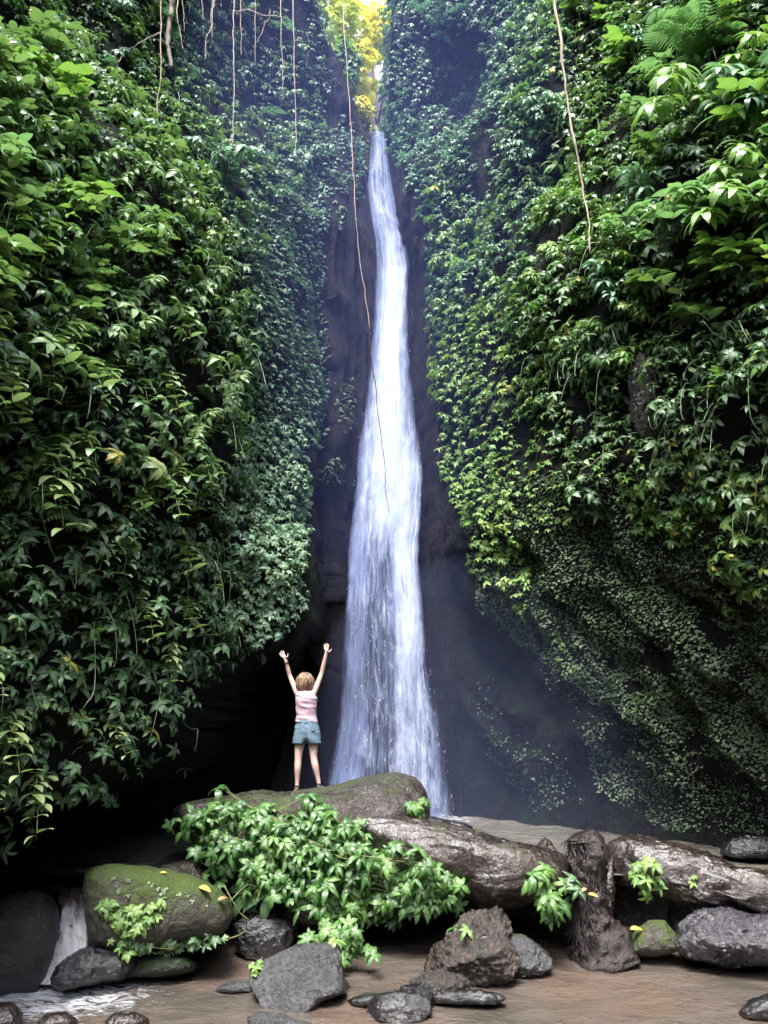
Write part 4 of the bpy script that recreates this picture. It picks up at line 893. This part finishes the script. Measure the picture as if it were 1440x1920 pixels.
# ------------------------------------------------------------------ waterfall
def wf_mat(name, sc=(26, 2.2), base=.35, gain=2.4, col=(.72, .8, .96)):
    m, nt, out = mat_new(name); n = N(nt)
    uv = n.attr('leafuv').outputs['Vector']; d = n.attr('dens').outputs['Fac']
    s1 = n.noise(1, n.node('ShaderNodeVectorMath', {0: uv, 1: (sc[0], sc[1], 1)}, operation='MULTIPLY').outputs[0], 7, .68, .55)
    s2 = n.noise(1, n.node('ShaderNodeVectorMath', {0: uv, 1: (sc[0] * .22, sc[1] * 1.9, 1)}, operation='MULTIPLY').outputs[0], 5, .6, .8)
    s3 = n.noise(1, n.node('ShaderNodeVectorMath', {0: uv, 1: (sc[0] * 3.2, sc[1] * 2.2, 1)}, operation='MULTIPLY').outputs[0], 4, .6, .4)
    s = n.math('ADD', n.math('ADD', n.math('MULTIPLY', s1, .36), n.math('MULTIPLY', s2, .4)), n.math('MULTIPLY', s3, .24))
    s = n.math('MULTIPLY', n.math('SUBTRACT', s, .5), gain * 1.6)
    al = n.math('ADD', n.math('MULTIPLY', s, 1.0), n.math('SUBTRACT', n.math('MULTIPLY', d, 1.15 + base), .42), True)
    al = n.math('MULTIPLY', al, n.math('MULTIPLY', d, 2.2, True))
    al = n.math('MINIMUM', al, .93)
    di = n.node('ShaderNodeBsdfDiffuse', {'Color': col + (1,)}); tr = n.node('ShaderNodeBsdfTranslucent', {'Color': col + (1,)})
    mx = n.node('ShaderNodeMixShader', {0: .35, 1: di.outputs[0], 2: tr.outputs[0]})
    tp = n.node('ShaderNodeBsdfTransparent'); m2 = n.node('ShaderNodeMixShader', {0: al, 1: tp.outputs[0], 2: mx.outputs[0]})
    nt.links.new(m2.outputs[0], out.inputs[0]); return m
prof = [(236, 697, 721), (250, 694, 724), (300, 688, 733), (350, 683, 742), (400, 690, 752), (450, 698, 768), (500, 699, 774), (560, 697, 771), (620, 693, 771), (700, 685, 777), (760, 675, 786), (820, 664, 796),
        (900, 654, 800), (950, 649, 797), (1000, 645, 794), (1050, 642, 794), (1100, 640, 797), (1150, 637, 803), (1200, 634, 811), (1250, 630, 819), (1300, 625, 829), (1350, 619, 839), (1400, 612, 849), (1450, 604, 858), (1500, 596, 867), (1545, 589, 874), (1560, 587, 877)]
prof = np.array(prof, float)
def wY(py): return np.interp(py, [240, 330, 420, 700, 1100, 1560], [17.35, 16.9, 16.5, 15.95, 15.7, 15.45])
def sheet(name, mat, l, r, dY, densf, parent, y0=246, y1=1556, nu=70, nv=300, seed=0, wave=.06):
    py = np.linspace(y0, y1, nv)[:, None]; u = np.linspace(0, 1, nu)[None]
    L = np.interp(py, prof[:, 0], prof[:, 1]); Rr = np.interp(py, prof[:, 0], prof[:, 2])
    wob = 1.6 * noise(np.stack([py / 22, py * 0, py * 0 + seed], -1), 4) * sstep(300, 700, py)
    a = L + (Rr - L) * l(py) + wob; b = L + (Rr - L) * r(py) + 1.6 * noise(np.stack([py / 26, py * 0 + 5, py * 0 + seed], -1), 6) * sstep(300, 700, py)
    px = a + (b - a) * u; pyy = py + 0 * u
    Y = wY(pyy) + dY - .35 * np.sin(np.pi * u) * sstep(240, 800, pyy)
    Y = Y + wave * fbm(np.stack([u * 9 + 0 * pyy, pyy / 60, 0 * pyy + seed], -1), 4, 3)
    vv = np.array([P(x_, y_, Y_) for x_, y_, Y_ in zip(px.ravel(), pyy.ravel(), Y.ravel())])
    dn = densf(u, pyy).ravel()
    width = (b - a) / 150.
    uvv = np.stack([((u - .5) * width ** .5 + .5 + 0 * pyy).ravel() + seed * .37, (pyy / 100 + 0 * u).ravel() + seed * 1.7], -1)
    return make(name, vv, grid_faces(nu, nv), mat, parent, attrs={'dens': dn}, uv=uvv)
def gs(u, c, w): return np.exp(-((u - c) / w) ** 2)
edge = lambda u, e=.12: sstep(0, e, u) * sstep(0, e, 1 - u)
WF = empty('waterfall', tuple(P(735, 1545, 15.45))); tag(WF, kind='structure')
def under(o): o.matrix_parent_inverse = Matrix.Translation(-Vector(WF.location)); return o
Mw1 = wf_mat('falling_water', (36, .5), .14, 1.7, (.34, .41, .66)); Mw2 = wf_mat('falling_water_streaks', (44, .9), -.05, 2.8, (.68, .75, .95))
Mw3 = wf_mat('falling_water_core', (15, .9), .3, 1.9, (.66, .74, .95))
def d_back(u, y):
    up = 1 - sstep(950, 1200, y)
    mid = 1 - .3 * gs(u, .42, .22) * sstep(980, 1150, y)
    return edge(u, .17) * (np.interp(y, [246, 500, 800], [.62, .7, .8]) * up + (1 - up) * .68 * mid)
def d_core(u, y):
    c = np.interp(y, [246, 400, 560, 800, 1000, 1080], [.5, .5, .55, .5, .55, .6])
    return gs(u, c, np.interp(y, [246, 560, 800, 1080], [.5, .42, .38, .3])) * edge(u, .2) * (1 - .97 * sstep(900, 1110, y)) * np.interp(y, [246, 420, 600], [.42, .55, 1.05])
def d_right(u, y): return edge(u, .25) * sstep(760, 900, y) * np.interp(y, [900, 1150, 1300, 1556], [1.0, .95, .62, .62])
def d_left(u, y): return edge(u, .3) * sstep(900, 1060, y) * np.interp(y, [1060, 1300, 1420, 1556], [.75, .55, .75, 1.2])
def d_strk(u, y): return edge(u, .2) * sstep(650, 800, y) * np.interp(y, [1000, 1200], [.55, .38]) * (1 + .9 * gs(u, .9, .1) * sstep(1150, 1300, y))
c_ = lambda v_: (lambda y: v_ + 0 * y)
under(sheet('water_veil', Mw1, c_(0), c_(1), .15, d_back, WF, seed=1))
under(sheet('water_core', Mw3, c_(.02), c_(.98), -.02, d_core, WF, seed=2))
under(sheet('water_stream', Mw3, lambda y: np.interp(y, [760, 1000, 1150, 1300, 1556], [.45, .55, .58, .50, .45]), lambda y: np.interp(y, [760, 1000, 1150, 1300, 1556], [1, 1, .98, .9, .8]), -.12, d_right, WF, y0=760, seed=3))
under(sheet('water_stream', Mw1, lambda y: 0 * y, lambda y: np.interp(y, [900, 1200, 1556], [.45, .42, .36]), -.15, d_left, WF, y0=900, seed=4))
under(sheet('water_streaks', Mw2, c_(.04), c_(.97), -.3, d_strk, WF, y0=640, seed=5))
# thin side trickles
def trick(pts_, w, seed, dn=.8):
    p = np.array(pts_, float); t = np.linspace(0, len(p) - 1, 40); x = np.interp(t, range(len(p)), p[:, 0]); y = np.interp(t, range(len(p)), p[:, 1]); ww = np.interp(t, range(len(p)), w)
    u = np.linspace(-1, 1, 7); vs = []; us = []; ds = []
    for i in range(40):
        for k in u:
            vs.append(P(x[i] + ww[i] * k, y[i], wY(y[i]) - .25 - .05 * (1 - k * k))); us.append((k * .1 + seed, y[i] / 100)); ds.append((1 - k * k) * dn)
    under(make('water_trickle', vs, grid_faces(7, 40), Mw3, WF, attrs={'dens': ds}, uv=np.array(us)))
# flying drops
A = Acc(); n = 600
dv, df = sweep([(0, 0, 1), (0, 0, .2), (0, 0, -.7), (0, 0, -1)], [.05, .6, 1, .3], 4)
dl = np.concatenate([np.array(q) for q in df]); dc = np.array([len(q) for q in df])
yy = RNG.uniform(0, 1, n) ** .75 * 1000 + 540; Lq = np.interp(yy, prof[:, 0], prof[:, 1]); Rq = np.interp(yy, prof[:, 0], prof[:, 2])
side = RNG.random(n); uu = RNG.beta(1.6, 1.6, n)
uu = np.clip(uu, .07, .93)
xx = Lq + (Rq - Lq) * uu; pos = np.array([P(a, b, wY(b) + RNG.uniform(-.65, -.4)) for a, b in zip(xx, yy)])
sz = RNG.uniform(.0015, .0045, n)
Rm = np.zeros((n, 3, 3)); Rm[:, 0, 0] = Rm[:, 1, 1] = 1; Rm[:, 2, 2] = RNG.uniform(3, 9, n)
instance(A, (dv, dl, dc, np.zeros((len(dv), 2)), np.zeros(len(dv))), pos, Rm, sz, np.zeros(n))
dr = under(A.build('flying_drops', simple('water_drops', (.8, .86, .97), .3), WF)); dr['kind'] = 'stuff'
# small cascade between the two left boulders
CW = empty('small_cascade', tuple(P(130, 1840, 9.2))); tag(CW, kind='structure')
cp = [(1662, 105, 170, 10.2, .82), (1680, 106, 168, 9.7, .80), (1698, 112, 166, 9.45, .72), (1720, 112, 166, 9.25, 0), (1760, 100, 168, 9.12, 0), (1800, 90, 170, 9.05, 0), (1830, 78, 166, 8.98, 0), (1846, 66, 160, 8.9, 0)]
cp = np.array([q[:4] for q in cp]); py = np.linspace(1662, 1846, 60)[:, None]; u = np.linspace(0, 1, 30)[None]
a = np.interp(py, cp[:, 0], cp[:, 1]); b = np.interp(py, cp[:, 0], cp[:, 2]); Y = np.interp(py, cp[:, 0], cp[:, 3]) + 0 * u
Y = Y - .06 * np.sin(np.pi * u) + .03 * fbm(np.stack([u * 8 + 0 * py, py / 30 + 0 * u, 0 * py + 0 * u], -1), 3, 2)
vs = np.array([P(x_, y_, Y_) for x_, y_, Y_ in zip((a + (b - a) * u).ravel(), (py + 0 * u).ravel(), Y.ravel())])
dn = (edge(u, .1) * np.interp(py, [1662, 1690, 1710, 1740, 1846], [.0, .35, .95, 1.0, 1.3])).ravel()
q = make('cascade_water', vs, grid_faces(30, 60), wf_mat('cascade_water', (26, 1.3), .12, 4.2, (.97, .98, .99)), CW, attrs={'dens': dn}, uv=np.stack([(u + 0 * py).ravel() * .5, (py / 60 + 0 * u).ravel()], -1))
q.matrix_parent_inverse = Matrix.Translation(-Vector(CW.location))
q = make('cascade_bed', vs + np.array([0, .04, -.02]), grid_faces(30, 60), simple('wet_brown_bed', (.05, .035, .025), .2, (.13, .09, .06), 6, .6, 14), CW)
q.matrix_parent_inverse = Matrix.Translation(-Vector(CW.location))

# ------------------------------------------------------------------ spray mist
def mist(c, r, dens, lb, col=(.3, .4, 1.0)):
    v, f = ico(4); v = v * np.array(r) * (1 + .12 * fbm(v * 1.5, 2, 6))[:, None]
    m, nt, out = mat_new('mist'); n = N(nt)
    p = n.node('ShaderNodeVolumePrincipled', {'Color': col + (1,), 'Density': dens, 'Anisotropy': .0}); nt.links.new(p.outputs[0], out.inputs[1])
    o = make('mist', v, f, m); o.location = c; tag(o, lb, 'mist', kind='stuff')
mist((-.2, 14.6, 12.5), (5.5, 3.0, 8.0), .016, 'bluish spray haze hanging between the cliffs at the top of the fall')
mist((2.3, 14.4, 1.2), (3.9, 2.3, 4.6), .024, 'pale spray drifting from the foot of the waterfall', (.45, .55, 1))

# ------------------------------------------------------------------ the woman on the boulder
PYr = 11.5
def J(px, py, dy=0): return P(px, py, PYr + dy)
feetL, feetR = J(556, 1484), J(599, 1480)
person = empty('person', tuple((feetL + feetR) / 2)); PO = np.array(person.location)
def skin_mesh(name, verts, edges, rad, mat, parent, sub=2, root=0):
    me = bpy.data.meshes.new(name); me.from_pydata([tuple(np.asarray(v) - PO) for v in verts], edges, []); o = bpy.data.objects.new(name, me); COL.objects.link(o)
    sk = o.modifiers.new('s', 'SKIN'); sk.use_smooth_shade = True
    for i, r in enumerate(rad):
        r = r if isinstance(r, tuple) else (r, r); me.skin_vertices[0].data[i].radius = r
        me.skin_vertices[0].data[i].use_root = (i == root)
    o.modifiers.new('b', 'SUBSURF').levels = sub; o.modifiers['b'].render_levels = sub
    dg = bpy.context.evaluated_depsgraph_get(); dg.update()
    m2 = bpy.data.meshes.new_from_object(o.evaluated_get(dg)); bpy.data.objects.remove(o)
    m2.name = name; m2.polygons.foreach_set('use_smooth', np.full(len(m2.polygons), True, bool))
    return link(name, m2, mat, parent)
SV = []; SE = []; SR = []
def chain(start, lst):
    prev = start
    for p, r in lst:
        SV.append(p); SR.append(r); i = len(SV) - 1
        if prev is not None: SE.append((prev, i))
        prev = i
    return prev
pel = chain(None, [(J(574, 1375), .125)])
ch = chain(pel, [(J(575, 1354), (.115, .09)), (J(574, 1335), (.12, .09)), (J(573, 1316), (.135, .095)), (J(572.5, 1304), (.10, .08))])
hd = chain(ch, [(J(572, 1295, .01), .052), (J(572, 1288, .02), .062), (J(572, 1279, .03), .085), (J(572, 1272, .03), .075)])
def fingers(palm_i, palm, d, side, up_hand=True):
    d = d / np.linalg.norm(d); s = np.cross(d, [0, 1, 0]); s /= np.linalg.norm(s); s = s * side
    for k, (o_, L) in enumerate(((-.026, .062), (-.009, .076), (.009, .072), (.025, .058))):
        b = palm + s * o_ + d * .035
        chain(palm_i, [(b, .0085), (b + d * L * .5 + np.array([0, .004, 0]) + s * o_ * .12, .0075), (b + d * L + np.array([0, .016, 0]) + s * o_ * .3, .0055)])
    t = palm - s * .02 - d * .03
    chain(palm_i, [(t - s * .022 + d * .01, .011), (t - s * .045 + d * .035, .009), (t - s * .058 + d * .058, .007)])
for sg, sh, el, wr, tip in ((-1, (558, 1305), (543, 1270), (536, 1243), (525, 1221)), (1, (588, 1304), (603, 1266), (611, 1231), (612, 1210))):
    S0, E0, W0, T0 = J(*sh), J(*el, .04), J(*wr, -.02), J(*tip, -.02)
    a = chain(ch, [(S0, .052), (S0 * .55 + E0 * .45, .043), (E0, .034), (E0 * .6 + W0 * .4, .034), (W0, (.022, .026))])
    d = T0 - W0; d /= np.linalg.norm(d); pm = W0 + d * .06
    b = chain(a, [(pm, (.034, .016)), (pm + d * .03, (.034, .014))])
    fingers(b, pm, d, -sg if sg < 0 else sg)
for hip, kn, an in (((562, 1385), (559, 1427), (557, 1476)), ((588, 1385), (588, 1424), (598, 1472))):
    H, K, A0 = J(*hip), J(*kn, -.01), J(*an, 0)
    a = chain(pel, [(H, .086), (H * .5 + K * .5, .071), (K, .052), (K * .68 + A0 * .32 - np.array([0, .015, 0]), .055), (K * .3 + A0 * .7, .038), (A0, .029)])
    hz = A0[2] - .055
    chain(a, [(np.array([A0[0], A0[1] - .02, hz + .02]), .030), (np.array([A0[0] + (.01 if hip[0] > 570 else -.01), A0[1] + .09, hz]), (.034, .02)), (np.array([A0[0] + (.02 if hip[0] > 570 else -.02), A0[1] + .15, hz - .005]), (.03, .013))])
M_SKIN = simple('skin', (.46, .31, .26), .5, (.56, .39, .33), 9, .1, 60, **{'Subsurface Weight': .0})
skin_mesh('body', SV, SE, SR, M_SKIN, person)
def loft(name, rings, mat, parent, n=40, wr=.006, ws=18, closed=False, seed=0, thick=.0):
    """rings: (px, py, half width m, half depth m, dy)"""
    v = []; m = len(rings) * 6; t = np.linspace(0, len(rings) - 1, m); rg = np.array(rings, float)
    g = [np.interp(t, range(len(rings)), rg[:, k]) for k in range(5)]
    ph = np.linspace(0, 2 * math.pi, n, endpoint=False)
    for i in range(m):
        c = J(g[0][i], g[1][i], g[4][i])
        for a in ph: v.append(c + np.array([math.cos(a) * g[2][i], math.sin(a) * g[3][i], 0]))
    v = np.array(v); cc = np.repeat(np.array([J(g[0][i], g[1][i], g[4][i]) for i in range(m)]), n, 0); nn = v - cc; nn /= np.linalg.norm(nn, axis=1)[:, None]
    w = fbm(np.stack([v[:, 0] * ws * .5 + v[:, 2] * ws * .6, v[:, 1] * ws * .5, v[:, 2] * ws], -1), 3, seed, True)
    v = v + nn * (wr * w)[:, None]; f = []
    for i in range(m - 1):
        for j in range(n): f.append((i * n + j, i * n + (j + 1) % n, (i + 1) * n + (j + 1) % n, (i + 1) * n + j))
    if closed: f.append(tuple(range(n))); f.append(tuple(range((m - 1) * n, m * n)))
    o = make(name, v - PO, f, mat, parent); md = o.modifiers.new('t', 'SOLIDIFY'); md.thickness = .006; md.offset = 0; return o
M_TOP = simple('pink_cotton', (.38, .26, .31), .85, (.46, .33, .38), 12, .3, 40)
M_DEN = simple('denim', (.06, .115, .17), .85, (.17, .25, .31), 22, .4, 150)
top = loft('tank_top', [(573, 1299, .085, .075, 0), (573.5, 1304, .132, .115, 0), (574, 1313, .150, .132, 0), (574, 1330, .142, .125, 0), (575, 1345, .136, .115, 0), (575, 1357, .15, .118, 0)], M_TOP, person, wr=.018, ws=13, seed=3)
for sx in (-1, 1):     # shoulder straps
    vv, ff = sweep([J(573 + sx * 9, 1312, -.10) - PO, J(573 + sx * 11, 1303, -.07) - PO, J(573 + sx * 11, 1299, .0) - PO, J(573 + sx * 9, 1308, .09) - PO], [.016, .015, .013, .016], 6)
    make('strap', vv, ff, M_TOP, top)
def shorts_mesh():
    v = []; n = 64; m = 26; rg = np.array([(1353, .146, .118, 0), (1360, .158, .128, 0), (1369, .172, .142, .03), (1378, .182, .148, .06), (1386, .19, .146, .15), (1391, .194, .138, .35), (1397, .197, .128, .95)])
    for i in range(m):
        py = 1353 + (1397 - 1353) * i / (m - 1); w, d, p = (np.interp(py, rg[:, 0], rg[:, k]) for k in (1, 2, 3)); c = J(575.5, py)
        for a in np.linspace(0, 2 * math.pi, n, endpoint=False):
            x = math.cos(a) * w; e = 1 - p * math.exp(-(x / .034) ** 2) * .97 - .10 * math.exp(-(x / .02) ** 2) * (py > 1360)
            y = math.sin(a); y = math.copysign(abs(y) ** (1 - .35 * p), y) * d * e
            v.append(c + np.array([x, y, 0]))
    v = np.array(v); nn = v - np.repeat(np.array([J(575.5, 1353 + 44 * i / (m - 1)) for i in range(m)]), n, 0); nn /= np.linalg.norm(nn, axis=1)[:, None]
    v = v + nn * (.009 * fbm(np.stack([v[:, 0] * 9 + v[:, 2] * 7, v[:, 1] * 6, v[:, 2] * 14], -1), 3, 5, True))[:, None]
    f = [(i * n + j, i * n + (j + 1) % n, (i + 1) * n + (j + 1) % n, (i + 1) * n + j) for i in range(m - 1) for j in range(n)]
    o = make('shorts', v - PO, f, M_DEN, person); md = o.modifiers.new('t', 'SOLIDIFY'); md.thickness = .006; md.offset = 0; return o
sh = shorts_mesh()
for px in (566, 585):      # back pockets
    pv = [J(px + a, 1368 + b, -.142 + .004 * abs(a) / 5) - PO for a, b in ((-5, -3), (5, -3), (5, 4), (0, 6), (-5, 4))]
    o = make('pocket', pv, [(0, 1, 2, 3, 4)], M_DEN, sh, smooth=False); md = o.modifiers.new('t', 'SOLIDIFY'); md.thickness = .006
wb = loft('waistband', [(575.5, 1353.2, .151, .123, 0), (575.5, 1357.5, .159, .13, 0)], M_DEN, sh, wr=.001)
for px in (563, 585):
    vv, ff = sweep([J(px, 1353, -.128) - PO, J(px, 1358.5, -.134) - PO], .006, 5); make('belt_loop', vv, ff, M_DEN, sh)
# hair: a bob of strands over a cap
M_HAIR, nt_, out_ = mat_new('blond_hair'); n_h = N(nt_)
hc_ = n_h.ramp(n_h.math('ADD', n_h.math('MULTIPLY', n_h.attr('tint').outputs['Fac'], .7), n_h.math('MULTIPLY', n_h.noise(30, n_h.pos((1, 1, .15)), 3), .4)), [(.15, (.02, .009, .006)), (.55, (.14, .075, .045)), (.92, (.45, .31, .2))])
nt_.links.new(n_h.node('ShaderNodeBsdfPrincipled', {'Base Color': hc_, 'Roughness': .42}).outputs[0], out_.inputs[0])
v, f = ico(4); hc = J(572, 1279, .02); w = v * np.array([.086, .094, .112]); hz_ = np.maximum(-v[:, 2], 0); rh = np.hypot(v[:, 0], v[:, 1]) + 1e-6; fl = np.where(v[:, 2] < 0, (1 - hz_ ** 5) ** .5 / rh, 1.0); fl = np.minimum(fl, 4) * (1 + .32 * hz_)
w[:, 0] *= fl; w[:, 1] *= fl; w[:, 2] = np.where(v[:, 2] < 0, w[:, 2] * 1.55, w[:, 2])
w[:, 1] = np.where(v[:, 1] > 0, w[:, 1] * .35, w[:, 1]); w = w + v * (.008 * np.sin(np.arctan2(v[:, 1], v[:, 0]) * 34 + 3 * v[:, 2]))[:, None]
hair = make('hair', w + hc - PO, f, M_HAIR, person)
A = Acc()
for k in range(1000):
    a = random.uniform(math.pi * .93, math.pi * 2.07); e0 = random.uniform(.2, 1.4); q = []
    for s in np.linspace(0, 1, 8):
        el = e0 * (1 - s) - s * 1.0; r0 = np.array([math.cos(a) * max(math.cos(el), .35), math.sin(a) * max(math.cos(el), .35), 0]) * .102 * (1 + .36 * s)
        q.append(hc + r0 + np.array([random.gauss(0, .004) + .02 * s * math.sin(k * 1.7), random.gauss(0, .003), .115 * math.sin(el) if s < .5 else .115 * math.sin(el) - (.15 + .05 * math.sin(a * 9)) * (s - .4)]))
    vv, ff = sweep(np.array(q) - PO, np.linspace(.0055, .002, 8), 4); A.addf(vv, ff, random.random())
st_ = A.build('hair_strands', M_HAIR, hair); st_['kind'] = 'stuff'
# face, turned to the fall
fcv, fcf = ico(3)
def blob(name, c, r, mat, par): make(name, fcv * np.array(r) + c - PO, fcf, mat, par)
for sx in (-1, 1):
    blob('eye', J(572 + sx * 4, 1280, .108), (.013, .012, .011), simple('eye_white', (.8, .8, .8), .2), person)
    blob('ear', J(572 + sx * 12, 1282, .03), (.012, .022, .03), M_SKIN, person)
blob('nose', J(572, 1284, .13), (.012, .022, .022), M_SKIN, person); blob('mouth', J(572, 1289, .112), (.024, .01, .008), simple('lips', (.55, .2, .2), .4), person)
# bracelets and sandals
M_BLK = simple('black_strap', (.02, .02, .022), .5)
def ring(name, c, d, r, t, mat, par):
    bm = bmesh.new(); vs = []; d = Vector(d).normalized(); a = d.orthogonal().normalized(); b = d.cross(a)
    p = [np.array(Vector(c) + a * math.cos(q) * r + b * math.sin(q) * r) - PO for q in np.linspace(0, 2 * math.pi, 20)]
    bm.free(); vv, ff = sweep(p, t, 6); return make(name, vv, ff, mat, par)
dl_ = J(536, 1243, -.02) - J(543, 1270, .04)
ring('wrist_watch', J(536.5, 1245, -.018), dl_, .029, .008, M_BLK, person)
for fx, fp in ((-1, (557, 1476)), (1, (598, 1472))):
    A0 = J(*fp); so_ = np.array([A0[0] + fx * .008, A0[1] + .045, A0[2] - .082])
    v, f = ico(3); w = v * np.array([.048, .125, .014]); w[:, 0] *= (1 + .12 * np.sign(v[:, 1]) * np.abs(v[:, 1])); sdl = make('sandal', w + so_ - PO, f, simple('sandal_sole', (.55, .45, .42), .7), person)
    ring('ankle_strap', A0 + np.array([0, -.005, -.01]), (0, .25, 1), .037, .007, M_BLK, sdl)
    vv, ff = sweep([so_ + np.array([-.046, .04, 0]) - PO, so_ + np.array([-.03, .045, .045]) - PO, so_ + np.array([.03, .045, .045]) - PO, so_ + np.array([.046, .04, 0]) - PO], .007, 5); make('toe_strap', vv, ff, M_BLK, sdl)
lift = []
for fp in ((557, 1476), (598, 1472)):
    A0 = J(*fp); h = RB.ray_cast(Vector((A0[0], A0[1] + .03, A0[2] + 1)), Vector((0, 0, -1)))
    if h[0] is not None: lift.append(h[0].z - (A0[2] - .094))
print('lift', lift)
if lift: person.location.z += min(.12, max(-.12, sum(lift) / len(lift)))
tag(person, 'woman from behind, arms raised, in pink tank top and denim shorts, on the shelf boulder', 'person')
print('plants', CNT, 'objects', len(bpy.data.objects))
